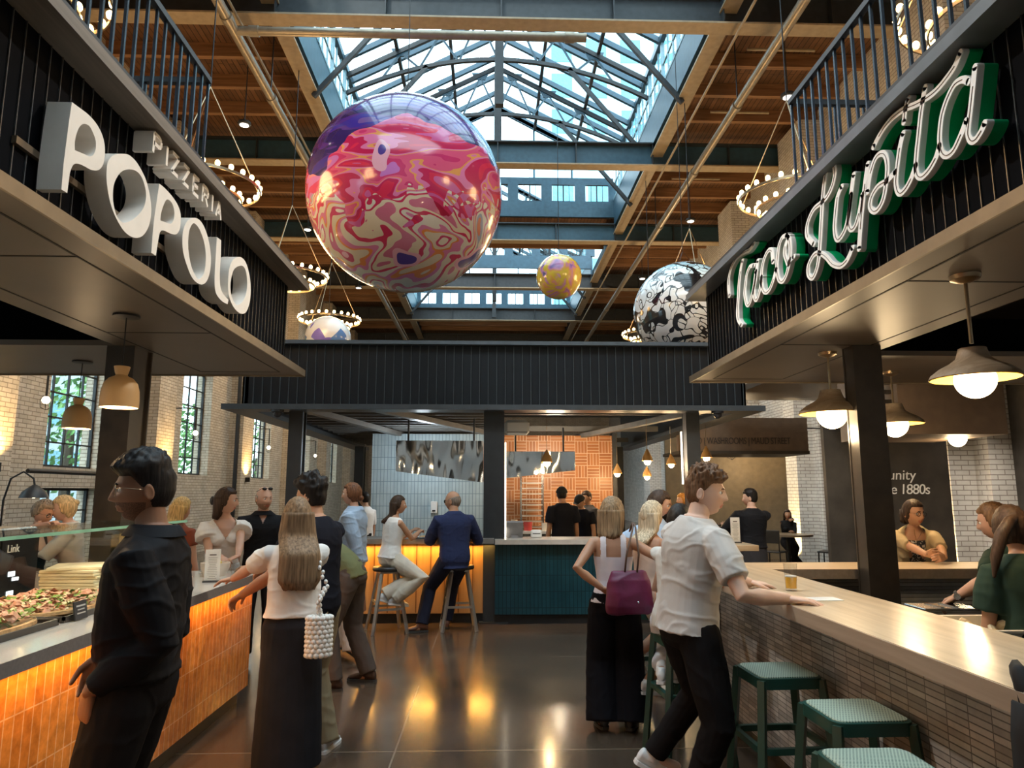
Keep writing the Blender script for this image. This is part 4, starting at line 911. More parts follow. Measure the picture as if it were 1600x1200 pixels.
# ------------------------------------------------------------------ stools
def cane_mat():
    m, nt, b = newmat('woven_cane'); tc = node(nt, 'ShaderNodeTexCoord'); br = node(nt, 'ShaderNodeTexBrick'); br.offset = .5; lk(nt, tc.outputs['Object'], br.inputs['Vector'])
    br.inputs['Scale'].default_value = 1; br.inputs['Brick Width'].default_value = .012; br.inputs['Row Height'].default_value = .012; br.inputs['Mortar Size'].default_value = .0028
    br.inputs['Color1'].default_value = (.10, .16, .13, 1); br.inputs['Color2'].default_value = (.12, .2, .16, 1); br.inputs['Mortar'].default_value = (.50, .58, .46, 1)
    lk(nt, br.outputs['Color'], b.inputs['Base Color']); b.inputs['Roughness'].default_value = .5; bump(nt, b, br.outputs['Fac'], .6, .003); return m
CANE = cane_mat()
def rrect(a, b, r, z, n=5):
    out = []
    for cx, cy, t0 in ((a - r, b - r, 0), (-a + r, b - r, 90), (-a + r, -b + r, 180), (a - r, -b + r, 270)):
        for k in range(n + 1): t_ = R(t0 + 90 * k / n); out.append((cx + r * math.cos(t_), cy + r * math.sin(t_), z))
    return out
def green_stool(x, y, rz, label, h=.75, a=.165):
    t = thing('cane_bar_stool', label, 'bar stool', (x, y, 0), rz, group=None)
    MB().loft([rrect(a - .012, a - .012, .045, h - .004), rrect(a - .014, a - .014, .045, h + .006)]).build('cane_seat', CANE, t)
    MB().loft([rrect(a, a, .055, h - .05), rrect(a, a, .055, h), rrect(a - .014, a - .014, .045, h + .002), rrect(a - .014, a - .014, .045, h - .05)], False, False).build('seat_frame', GREENMETAL, t, smooth=35)
    for sx in (-1, 1):
        for sy in (-1, 1):
            MB().bar((sx * (a - .015), sy * (a - .015), h - .01), (sx * (a + .045), sy * (a + .045), 0), .034, .034, up=(sx, -sy, 0)).build('leg', GREENMETAL, t)
    rr = a + .022
    MB().loft([rrect(rr, rr, .06, .41), rrect(rr, rr, .06, .44), rrect(rr - .025, rr - .025, .045, .44), rrect(rr - .025, rr - .025, .045, .41), rrect(rr, rr, .06, .41)], False, False).build('foot_ring', GREENMETAL, t, smooth=35)
green_stool(1.47, 3.72, .05, 'dark green stool with pale cane seat, farthest of three empty ones at the right bar')
green_stool(1.52, 3.05, .02, 'dark green stool with pale cane seat, middle of three empty ones at the right bar'); green_stool(1.31, 2.46, .0, 'dark green cane stool cut by the bottom edge of the photo')
green_stool(1.24, 4.62, .1, 'dark green cane stool under the seated person in white jeans'); green_stool(1.22, 5.62, -.1, 'dark green cane stool under the blonde woman in pale shorts')
def metal_stool(x, y, rz, label, h=.76):
    t = thing('bar_stool', label, 'bar stool', (x, y, 0), rz, group=None)
    MB().lathe([(.0, 0), (.175, 0), (.185, .012), (.185, .035), (.175, .048), (.0, .05)], (0, 0, h - .05), 36).build('black_round_seat', M('black_leather_seat', (.02, .018, .018), .4), t, smooth=True)
    MB().box(-.12, .12, -.12, .12, h - .075, h - .05).build('seat_bracket', LEGGREY, t)
    c_ = []
    for k in range(4):
        a = R(45 + 90 * k); d = Vector((math.cos(a), math.sin(a), 0)); MB().bar(d * .13 + Vector((0, 0, h - .055)), d * .29, .028, .036, up=d.cross(Vector((0, 0, 1)))).build('leg', LEGGREY, t)
        c_.append(d)
    for k in range(4):
        z = .36 if k % 2 else .28; rr = .29 - (.16 * z / h); MB().bar(c_[k] * rr + Vector((0, 0, z)), c_[(k + 1) % 4] * rr + Vector((0, 0, z)), .02, .026).build('stretcher', LEGGREY, t)
metal_stool(-1.22, 9.0 - .22, .35, 'grey legged bar stool with black seat under the woman in the white top'); metal_stool(-.37, 8.93, .1, 'grey legged bar stool with black seat under the man in the blue suit')

# ------------------------------------------------------------------ props
GL = glass('drink_glass', (.95, .96, .96), .1)
def beer(x, y, z, label):
    t = thing('beer_glass', label, 'glass', (x, y, z))
    MB().lathe([(.0, .0), (.03, .0), (.031, .01), (.034, .09), (.037, .15), (.0355, .15), (.0325, .09), (.029, .012), (0, .012)], n=28).build('tumbler', GL, t, smooth=True)
    MB().lathe([(0, .013), (.028, .014), (.0315, .075), (0, .0755)], n=24).build('beer', M('amber_beer', (.80, .42, .03), .1), t, smooth=True)
    MB().lathe([(0, .0758), (.0315, .0758), (.0318, .082), (0, .083)], n=24).build('foam', WHITE, t)
beer(1.70, 4.04, 1.10, 'half full beer glass on the right oak bar by the young man')
tag(MB().box(-.10, .10, -.06, .06, 0, .0015).build('paper_sheet', M('menu_paper', (.78, .77, .74), .7), loc=(1.71, 3.72, 1.101)), 'white menu sheet lying on the oak bar beside the beer', 'paper')
PAPER = MATS['menu_paper']; INK = M('printed_ink', (.15, .13, .12), .7)
def menu_card(x, y, z, rz, label, w=.052, h=.22):
    t = thing('menu_card', label, 'menu card', (x, y, z), rz); MB().box(-w * 1.15, w * 1.15, -.03, .03, 0, .012).build('stand_base', M('dark_base', (.05, .05, .055), .4), t)
    MB().box(-w, w, -.0025, .0025, .012, .012 + h).build('card', PAPER, t); b = MB()
    b.box(-w * .45, w * .45, -.0035, -.0025, h * .86, h * .9)
    for k in range(13): q = w * random.uniform(.4, .7); b.box(-q, q, -.0035, -.0025, h * (.78 - k * .055), h * (.79 - k * .055))
    b.build('printed_lines', INK, t)
menu_card(-2.02, 5.35, 1.0, .25, 'upright printed menu card on the white counter before the woman in white'); menu_card(2.68, 7.75, 1.10, 0, 'upright menu card on the pale high table beside the waiter', .05, .26)
def box_(name, x, y, z, sx, sy, h, m, label, cat):
    t = thing(name, label, cat, (x, y, z)); b = MB(); b.loft([rrect(sx * .8, sy * .8, .02, 0), rrect(sx, sy, .025, h * .5), rrect(sx, sy, .025, h * .53), rrect(sx * .75, sy * .75, .02, h)]); b.build('clamshell_body', m, t, smooth=35)
    MB().box(-.03, .03, -sy - .008, -sy, h * .46, h * .56).build('closing_tab', m, t)
box_('takeout_box', -2.42, 5.52, 1.013, .10, .10, .085, KRAFT, 'kraft clamshell takeout box beside the menu card', 'takeout box')
tag(MB().box(-.15, .15, -.11, .11, 0, .012, .004).build('serving_board', M('pale_board', (.60, .50, .38), .5), loc=(-2.42, 5.52, 1.0)), 'pale board under the kraft takeout box', 'board')
t = thing('food_bowl', 'cream bowl with lemon wedge in front of the woman in white', 'bowl', (-2.15, 5.75, 1.0)); MB().lathe([(0, .0), (.08, .0), (.105, .06), (.11, .10), (.1, .10), (.09, .03), (0, .02)], n=32).build('bowl_body', M('cream_ceramic', (.66, .58, .50), .4), t, smooth=True); MB().ball((0, 0, .10), (.05, .03, .025), 14, 8).build('lemon_wedge', M('lemon', (.75, .62, .18), .5), t, smooth='all')
for i, (x, y) in enumerate(((-1.98, 5.72), (-2.3, 5.9))):
    t = thing('tumbler', ('clear square tumbler at the right end of the white counter', 'second tumbler behind the cream bowl')[i], 'glass', (x, y, 1.0)); MB().lathe([(0, 0), (.034, 0), (.038, .10), (.036, .10), (.032, .012), (0, .012)], n=20).build('glass_wall', GL, t, smooth=True)
# tray of chips / tub behind right bar
t = thing('plastic_tub', 'pale rectangular tub of tortilla bags behind the oak bar', 'tub', (2.42, 3.55, .86)); W, D_, Hh = .26, .2, .14
b = MB(); b.loft([rrect(W * .9, D_ * .85, .03, 0), rrect(W, D_, .04, Hh), rrect(W + .02, D_ + .02, .05, Hh), rrect(W + .02, D_ + .02, .05, Hh + .01), rrect(W - .01, D_ - .01, .035, Hh + .01), rrect(W * .88, D_ * .83, .03, .01)]); b.build('tub_shell', M('pale_plastic', (.60, .54, .44), .4), t, smooth=30)
b = MB()
for k in range(26): b.ball((random.uniform(-.18, .18), random.uniform(-.12, .12), random.uniform(.05, .15)), (random.uniform(.03, .06), random.uniform(.03, .05), .02), 8, 5, rot=Euler((random.random(), random.random(), random.random() * 6)).to_matrix())
o = b.build('wrapped_chips', M('tortilla_wrap', (.72, .56, .34), .5), t); o['kind'] = 'stuff'
# table, washroom sign, box bulkhead
t = thing('high_table', 'pale oak high table on steel post behind the bar', 'table', (2.35, 7.75, 0)); MB().box(-.75, .45, -.35, .35, 1.04, 1.10, .004).build('table_top', BAROAKX, t)
MB().tube([(0.1, 0, .02), (0.1, 0, 1.04)], .035, 14).build('post', CHROME, t, smooth=True); MB().lathe([(.24, 0), (.24, .015), (.05, .03)], (0.1, 0, 0), 28, cap=True).build('foot_plate', BLACK, t)
BULK = M('brown_bulkhead', (.17, .12, .085), .5)
t = thing('washroom_sign_bulkhead', 'brown sloping bulkhead lettered WASHROOMS and MAUD STREET', 'sign', (3.5, 13, 2.4))
MB().box(0, 2.45, 0, .12, 0, .62).build('panel', BULK, t); MB().box(0, 2.45, -.05, 1.2, -.06, 0).build('soffit', M('dark_bulk_soffit', (.05, .04, .03), .6), t)
text('D | WASHROOMS | MAUD STREET', .175, .004, M('dark_letter', (.045, .035, .03), .5), t, frame((.36, -.004, .13), (1, 0, 0), (0, 0, 1)) @ Matrix.Diagonal((.69, 1, 1, 1)), space=.95)
t = thing('box_bulkhead', 'grey brown hanging box panel behind the nearest wooden pendant', 'bulkhead', (4.1, 6.9, 2.22)); b = MB(); b.box(0, 1.1, 0, 1.2, 0, .85); b.build('box_body', BULK, t)
b = MB()
for k in range(7): b.box(-.22, 0, .1, .16, .12 + k * .1, .16 + k * .1)
b.build('louvre_fins', COLM, t); b = MB(); b.box(.0, .08, 0, .08, .85, 1.1); b.box(.9, 1, 0, .08, .85, 1.1); b.build('hanger_posts', COLM, t)
struct(MB().box(4.2, 7.9, 5.7, 12.6, 3.3, 3.4).build('trim_%d' % (tn + 1), SOFFIT), 'brown soffit over the right seating'); tn += 1
t = thing('history_wall_panel', 'black wall panel with white text ending unity and e 1880s', 'wall panel', (5.02, 9.3, 0)); MB().box(-.55, 1.12, 0, .08, 0, 2.62).build('panel', M('mural_black', (.04, .034, .028), .6, var=.5, sc_=(2.5, 2.5, 2.5)), t)
text('unity', .19, .003, WHITE, t, frame((.28, -.004, 1.81), (1, 0, 0), (.12, 0, 1))); text('e 1880s', .19, .003, WHITE, t, frame((.30, -.004, 1.62), (1, 0, 0), (.12, 0, 1)), space=.9)
# far dining corner at right
t = thing('dining_table', 'dark round cafe table where a girl sits far back right', 'table', (6.35, 15.1, 0)); MB().lathe([(.5, .72), (.5, .76)], n=28, cap=True).build('table_top', M('worn_table_top', (.34, .27, .2), .3), t); MB().tube([(0, 0, .02), (0, 0, .72)], .04, 10).build('post', BLACK, t); MB().lathe([(.22, 0), (.22, .02)], n=20, cap=True).build('foot_plate', BLACK, t)
def chair(x, y, rz, label):
    t = thing('cafe_chair', label, 'chair', (x, y, 0), rz, group='dark chairs in the far right corner'); MB().box(-.2, .2, -.2, .2, .43, .46, .01).build('seat', BLACK, t)
    for a in (-.18, .18):
        for c_ in (-.18, .18): MB().tube([(a, c_, 0), (a * .95, c_ * .95, .44)], .014, 6).build('leg', BLACK, t)
    MB().box(-.19, .19, .18, .2, .62, .88, .008).build('backrest', BLACK, t)
    for a in (-.17, .17): MB().tube([(a, .19, .45), (a, .19, .65)], .012, 6).build('back_post', BLACK, t)
chair(5.8, 14.5, 2.4, 'dark cafe chair left of the far round table'); chair(6.9, 14.4, -2.3, 'dark cafe chair right of the far round table')
struct(MB().box(4.4, 7.9, 17.6, 17.7, 0, 3.3).build('trim_%d' % (tn + 1), M('brown_back_wall', (.20, .15, .09), .7)), 'brown wall behind the far diners'); tn += 1
point('corner_lamp', (6.2, 16.9, 2.3), 20, (1, .75, .45), .08)
# kitchen clutter in middle kiosk
def tall_rack(x, y):
    t = thing('tray_rack', 'tall bakery rack of silver trays before the orange tile wall', 'rack', (x, y, 0)); b = MB()
    for a in (-.2, .2):
        for c_ in (-.15, .15): b.box(a - .012, a + .012, c_ - .012, c_ + .012, 0, 1.95)
    b.build('frame', STAIN, t)
    for k in range(14): MB().box(-.19, .19, -.16, .16, .5 + k * .1, .52 + k * .1).build('tray', M('bright_tray', (.75, .72, .68), .3, .7), t)
tall_rack(.78, 13.2)
t = thing('card_terminal', 'grey tilted payment terminal on the pale stone counter', 'terminal', (.33, 9.45, 1.05)); MB().obox((0, 0, .11), (.11, 0, 0), (0, .012, .01), (0, -.05, .10)).build('screen', M('screen_back_grey', (.22, .22, .23), .35), t); MB().box(-.05, .05, -.03, .09, 0, .03).build('stand', M('screen_back_grey', (.22, .22, .23), .35), t)
t = thing('label_printer', 'small white printer beside the payment terminal', 'printer', (.62, 9.5, 1.05)); MB().box(-.07, .07, -.06, .08, 0, .1, .015).build('casing', WHITE, t, smooth=True); MB().box(-.05, .05, -.064, -.06, .05, .06).build('paper_slot', BLACK, t)
t = thing('prep_counter', 'white lit prep counter behind the kitchen staff', 'counter', (1.2, 12.9, 0)); MB().box(-1., .95, 0, .6, .9, .95).build('top', WHITE, t); MB().box(-1., .95, .03, .55, 0, .9).build('cabinet', STAIN, t)
for i, (x, w, h, c_, n) in enumerate(((-.75, .12, .2, (.7, .55, .38), 'food_tub'), (-.5, .16, .16, (.55, .06, .05), 'red_container'), (-.2, .1, .14, (.75, .7, .6), 'food_tub'), (.5, .12, .18, (.78, .76, .7), 'food_tub'), (.78, .1, .12, (.3, .45, .5), 'food_tub'))):
    o = MB().lathe([(0, 0), (w * .45, 0), (w * .5, h), (w * .46, h), (w * .42, .01)], n=20).build('kitchen_tub', M('tub_%d' % i, c_, .5), loc=(1.2 + x, 13.05, .95), smooth=True)
    tag(o, ('tan', 'short red', 'cream', 'white', 'blue grey')[i] + ' tub on the lit prep counter in the kitchen', 'tub')
point('kitchen_light', (1.2, 12.6, 2.3), 55, (1, .82, .6), .15); point('kitchen_light', (-1.2, 12.4, 2.3), 35, (.8, .92, 1), .15)
t = thing('soap_dispenser', 'white wall dispenser on the pale blue tile', 'dispenser', (-1.05, 13.58, 1.25)); MB().box(-.06, .06, -.08, 0, 0, .22, .01).build('casing', WHITE, t); MB().box(-.03, .03, -.085, -.08, .03, .06).build('outlet', BLACK, t)
tag(MB().box(-.12, .12, -.02, .02, 0, .28, .004).build('tablet_screen', BLACK, loc=(-.58, 9.55, 1.06)), 'black tablet standing on the counter behind the man in the suit', 'tablet')
t = thing('pizza_plate', 'plate of food between the seated couple', 'plate', (-.83, 9.32, 1.06)); MB().lathe([(0, 0), (.09, 0), (.13, .014), (.128, .018), (.085, .006), (0, .006)], n=28).build('dish', WHITE, t, smooth=True); MB().ball((0, 0, .015), (.08, .06, .018), 14, 6).build('flatbread', M('baked_crust', (.62, .38, .18), .7), t, smooth='all')
for s, x in ((-1, -2.75), (1, 3.0)):
    t = thing('security_camera', 'dome security camera under the %s end of the middle kiosk ledge' % ('left' if s < 0 else 'right'), 'camera', (x, 9.15, 2.7)); MB().lathe([(.08, 0), (.08, -.03)], n=20, cap=True).build('mount', BLACK, t); MB().ball((0, 0, -.045), .055, 16, 10).build('dome', M('smoked_dome', (.05, .05, .06), .05), t, smooth='all')
# pipes on left brick wall
pipe('drain_pipe', [(-7.45, 21.0, 0), (-7.45, 21.0, 9)], .06, BLACK, 'black vertical pipe on the left brick wall between windows')
pipe('wall_pipe', [(-7.4, 11.6, 1.98), (-7.4, 14.4, 1.98), (-7.4, 14.4, 1.7)], .035, BLACK, 'black bent pipe under the left grid window')
# black bag hooked on the near end of the bar
t = thing('black_jacket', 'black jacket sleeve hanging over the near corner of the bar at the right edge', 'jacket', (1.505, 2.01, .6)); t.scale = (.6, .6, 1); b = MB()
b.loft([[(x + math.sin(k * .9) * .02, y_, z) for x, y_ in ((-.10 - w, -.04), (0.0, -.12), (.12 + w, -.05), (.12 + w, .06), (0, .10), (-.10 - w, .05))] for k, (z, w) in enumerate(((-.5, .02), (-.3, .05), (0, .03), (.2, .0), (.38, -.02), (.47, -.05)))])
for k in range(1): b.tube([(0, .02, .45), (.0, .06, .53), (.02, .12, .545)], [.05, .04, .03], 8)
b.build('sleeve', M('black_cloth', (.012, .011, .011), .8), t, smooth='all')

for x, y, l in ((5.2, 7.6, 'nearest'), (6.9, 9.2, 'middle'), (5.6, 10.8, 'farthest')):  # downlights added to brighten the white brick on this side
    t = thing('fill_downlight', 'added small round downlight in the brown soffit over the right seating, %s of three' % l, 'fill_downlight', (x, y, 3.3)); MB().lathe([(.07, 0), (.07, -.01)], n=18, cap=True).build('trim_ring', BLACK, t); MB().lathe([(.05, -.011), (.05, -.014)], n=16, cap=True).build('lamp_face', SPOTW, t)
    l_ = bpy.data.lights.new('fill_downlight_beam', 'SPOT'); l_.energy = 190; l_.spot_size = R(120); l_.spot_blend = .8; l_.color = (1, .88, .74); l_.shadow_soft_size = .05; lo = bpy.data.objects.new('fill_downlight_beam', l_); col.objects.link(lo); lo.location = (x, y, 3.27)

t = thing('floor_lamp', 'black dome lamp on a curved arm by the far left windows, above the eating woman', 'lamp', (-5.6, 8.4, 0)); MB().lathe([(.16, 0), (.16, .02), (.03, .03)], n=24, cap=True).build('base', BLACK, t)
MB().tube([(0, 0, .02), (0, 0, 1.55), (.06, 0, 1.80), (.2, 0, 1.88), (.32, 0, 1.80), (.34, 0, 1.72)], .011, 8).build('curved_pole', BLACK, t, smooth=True); MB().lathe([(.15, 0), (.12, .07), (.05, .13), (.02, .15)], (.34, 0, 1.58), 24).build('lamp_shade', BLACK, t, smooth=True); MB().ball((.34, 0, 1.61), .035, 10, 8).build('bulb', GLOBE, t, smooth='all')
t = thing('lit_wall_board', 'small lit cream board on the brick wall behind the eating woman', 'board', (-7.5, 10.4, 1.0)); MB().box(0, .05, -.28, .28, 0, .75).build('frame', BLACK, t); MB().box(.05, .054, -.25, .25, .03, .72).build('lit_face', EM('cream_lightbox', (1, .74, .38), 1.1), t)

for x, y, tx, ty, l in ((4.95, 5.6, -1.8, 4.0, 'right'), (-4.35, 5.6, 2.0, 4.0, 'left')):  # two spotlights added on the roof pipes to brighten the signs
    t = thing('added_sign_spot', 'added black can spotlight on the %s roof pipe aimed across at the kiosk sign' % l, 'spotlight', (x, y, 9.1)); d = (Vector((tx, ty, 3.2)) - Vector((x, y, 9.1))).normalized()
    MB().tube([-d * .14, d * .14], .07, 16).build('can_housing', BLACK, t, smooth=30); MB().tube([d * .141, d * .146], .06, 16).build('lamp_face', SPOTW, t); MB().tube([(0, 0, 0), (0, 0, .24)], .012, 6).build('yoke', BLACK, t)
    l_ = bpy.data.lights.new('added_sign_beam', 'SPOT'); l_.energy = 1500; l_.spot_size = R(32); l_.spot_blend = .7; l_.color = (1, .92, .82); l_.shadow_soft_size = .12
    lo = bpy.data.objects.new('added_sign_beam', l_); col.objects.link(lo); lo.location = Vector((x, y, 9.1)) + d * .2; lo.rotation_euler = d.to_track_quat('-Z', 'Y').to_euler()
# ================================================================== people
def V3(*a): return Vector(a)
def remesh(b, vox, name='tmp', smooth_it=2):
    me = bpy.data.meshes.new(name); me.from_pydata(b.v, [], b.f); fixn(me)
    o = bpy.data.objects.new(name, me); col.objects.link(o)
    m = o.modifiers.new('r', 'REMESH'); m.mode = 'VOXEL'; m.voxel_size = vox
    if smooth_it: s_ = o.modifiers.new('s', 'SMOOTH'); s_.iterations = smooth_it; s_.factor = .5
    dg = bpy.context.evaluated_depsgraph_get(); ev = o.evaluated_get(dg); e = bpy.data.meshes.new_from_object(ev)
    bpy.data.objects.remove(o); n = len(e.vertices); a = np.empty(n * 3, dtype=np.float32); e.vertices.foreach_get('co', a)
    out = MB(); out.v = [tuple(p) for p in a.reshape(-1, 3).tolist()]; out.f = [tuple(p.vertices) for p in e.polygons]; out.m = [0] * len(out.f)
    bpy.data.meshes.remove(e); bpy.data.meshes.remove(me); return out
def wrinkle(b, amp, sc1=(9, 9, 5), seed=0, keep=None):
    """push a cloth surface in and out a few millimetres along its normals"""
    V = np.array(b.v); N = np.zeros_like(V)
    F4 = np.array([f if len(f) == 4 else (f[0], f[1], f[2], f[2]) for f in b.f])
    n = np.cross(V[F4[:, 2]] - V[F4[:, 0]], V[F4[:, 3]] - V[F4[:, 1]]); 
    for k in range(4): np.add.at(N, F4[:, k], n)
    N /= np.maximum(np.linalg.norm(N, axis=1, keepdims=True), 1e-9)
    sx, sy, sz = sc1; d = np.empty(len(V))
    for i, p in enumerate(b.v):
        q = Vector((p[0] * sx * .62 + p[2] * sz * .5 + seed, p[1] * sy * .62, p[2] * sz * .95 - p[0] * 3)); a = noise.noise(q)
        d[i] = max(0, 1 - abs(a) * 5) * .7 - .2 + noise.noise(q * .6) * .8
    V = V + N * (d * amp * .62)[:, None]; b.v = [tuple(p) for p in V.tolist()]; return b
def cut(b, pred):
    """drop the faces whose centre fails pred"""
    keep = []
    for f, m in zip(b.f, b.m):
        c = Vector((0, 0, 0))
        for i in f: c += Vector(b.v[i])
        if pred(c / len(f)): keep.append((f, m))
    b.f = [k[0] for k in keep]; b.m = [k[1] for k in keep]; return b
def ik(a, c, l1, l2, pole):
    a, c = Vector(a), Vector(c); d = c - a; L = min(d.length, (l1 + l2) * .999); dn = d.normalized()
    x = (l1 * l1 - l2 * l2 + L * L) / (2 * L); h = math.sqrt(max(l1 * l1 - x * x, 0))
    p = Vector(pole); p = (p - dn * p.dot(dn)); p = p.normalized() if p.length > 1e-6 else dn.orthogonal().normalized()
    return a + dn * x + p * h, a + dn * L
def eloop(c, X, Y, a, b_, n=20, p=2.3):
    out = []
    for k in range(n):
        t = 2 * math.pi * k / n; ct, st = math.cos(t), math.sin(t)
        r_ = (abs(ct) ** p + abs(st) ** p) ** (-1 / p); out.append(c + X * (a * r_ * ct) + Y * (b_ * r_ * st))
    return out
HB = 118                                                        # half head height in mm, used by head()
def head_surface(d, female, jaw=1., t=0.):
    """a point of the face/skull for the unit direction d (x right, y forward, z up), t metres outside it"""
    x, y, z = d; k = 1 + t / .1
    hx, hy, hz = (.072 if female else .077), .096, .117
    X, Y, Z = x * hx, y * hy, z * hz
    low = max(0, -z)
    X *= 1 - .30 * low ** 1.6 * (1.0 if female else .72 * jaw)
    if y < 0: Y *= 1 - .28 * low ** 1.2; Y *= 1.05
    else: Y *= 1 + .10 * low
    if z > 0: X *= 1 + .05 * z
    if y > .15:
        f = min(1, (y - .15) / .35)
        def g(u, s_): return math.exp(-(u / s_) ** 2)
        Y -= f * .010 * (g(X - .030, .014) + g(X + .030, .014)) * g(Z + .001, .011)         # sockets
        Y += f * .005 * g(Z - .022, .008) * g(X, .045)                                            # brow
        nz_ = 0
        if -.045 < Z < .022: nz_ = (.022 - Z) / .060 if Z > -.038 else (Z + .045) / .007
        Y += f * .024 * max(0, min(1, nz_)) * g(X, .0085 + .006 * (1 if Z < -.022 else 0))          # nose
        Y += f * (.0055 * g(Z + .062, .0055) + .0065 * g(Z + .073, .006)) * g(X, .021) - f * .0035 * g(Z + .0672, .0025) * g(X, .022)     # lips
        Y += f * .007 * g(Z + .103, .016) * g(X, .02)                                              # chin
        Y += f * .004 * (g(X - .045, .018) + g(X + .045, .018)) * g(Z + .025, .018)               # cheeks
        Y -= f * .004 * g(Z + .085, .006) * g(X, .02)
    return Vector((X * k, Y * k, Z * k))
def sphere_dirs(n, m):
    for i in range(m + 1):
        t = -math.pi / 2 + math.pi * i / m; ct = max(math.cos(t), .002)
        yield [Vector((ct * math.cos(2 * math.pi * k / n + math.pi / 2), ct * math.sin(2 * math.pi * k / n + math.pi / 2), math.sin(t))) for k in range(n)]
def hand(b, wrist, D, N, side, sc_, curl=.5, spread=.1, thumb=.6, n=8, mi=0):
    """five-fingered hand. D finger direction, N palm normal, side +1 if the thumb lies on the N x D side"""
    D = D.normalized(); N = (N - D * N.dot(D)).normalized(); S = N.cross(D) * side; s = sc_
    b.loft([eloop(wrist + D * t * s, S, N, w * s, h * s, 14) for t, w, h in ((-.02, .026, .019), (0, .026, .018), (.025, .034, .017), (.06, .041, .015), (.085, .041, .0125), (.094, .037, .009))], mi=mi)
    for off, ln, dt in ((.030, .070, -.004), (.0105, .079, 0), (-.0095, .074, -.003), (-.029, .058, -.010)):
        p = wrist + D * (.084 + dt) * s + S * off * s; d = (D + S * (off * spread * 12)).normalized(); pts = [p - d * .01 * s, p]; rad = [.0095 * s] * 2
        c_ = curl * (1 + (.030 - off) * 6)
        for k, (f, r_) in enumerate(((.45, .0088), (.32, .0080), (.23, .0070))):
            q = Matrix.Rotation(c_ * (.75 if k == 0 else 1.), 3, d.cross(N)) if True else None
            d = (q @ d).normalized(); 
            pts.append(pts[-1] + d * ln * f * s); rad.append(r_ * s)
        b.tube(pts, rad, n, mi=mi, round_=True)
    p = wrist + D * .022 * s + S * .026 * s; d = (D * .75 + S * .75 * (1.2 - thumb * .5) + N * .35 * thumb).normalized()
    p1 = p + d * .036 * s; d2 = (d + D * .5 + N * .3 * thumb - S * .25).normalized(); p2 = p1 + d2 * .03 * s; p3 = p2 + (d2 + N * .2).normalized() * .022 * s
    b.tube([p - d * .012 * s, p, p1, p2, p3], [.013 * s, .0145 * s, .0115 * s, .0098 * s, .0085 * s], n, mi=mi, round_=True)

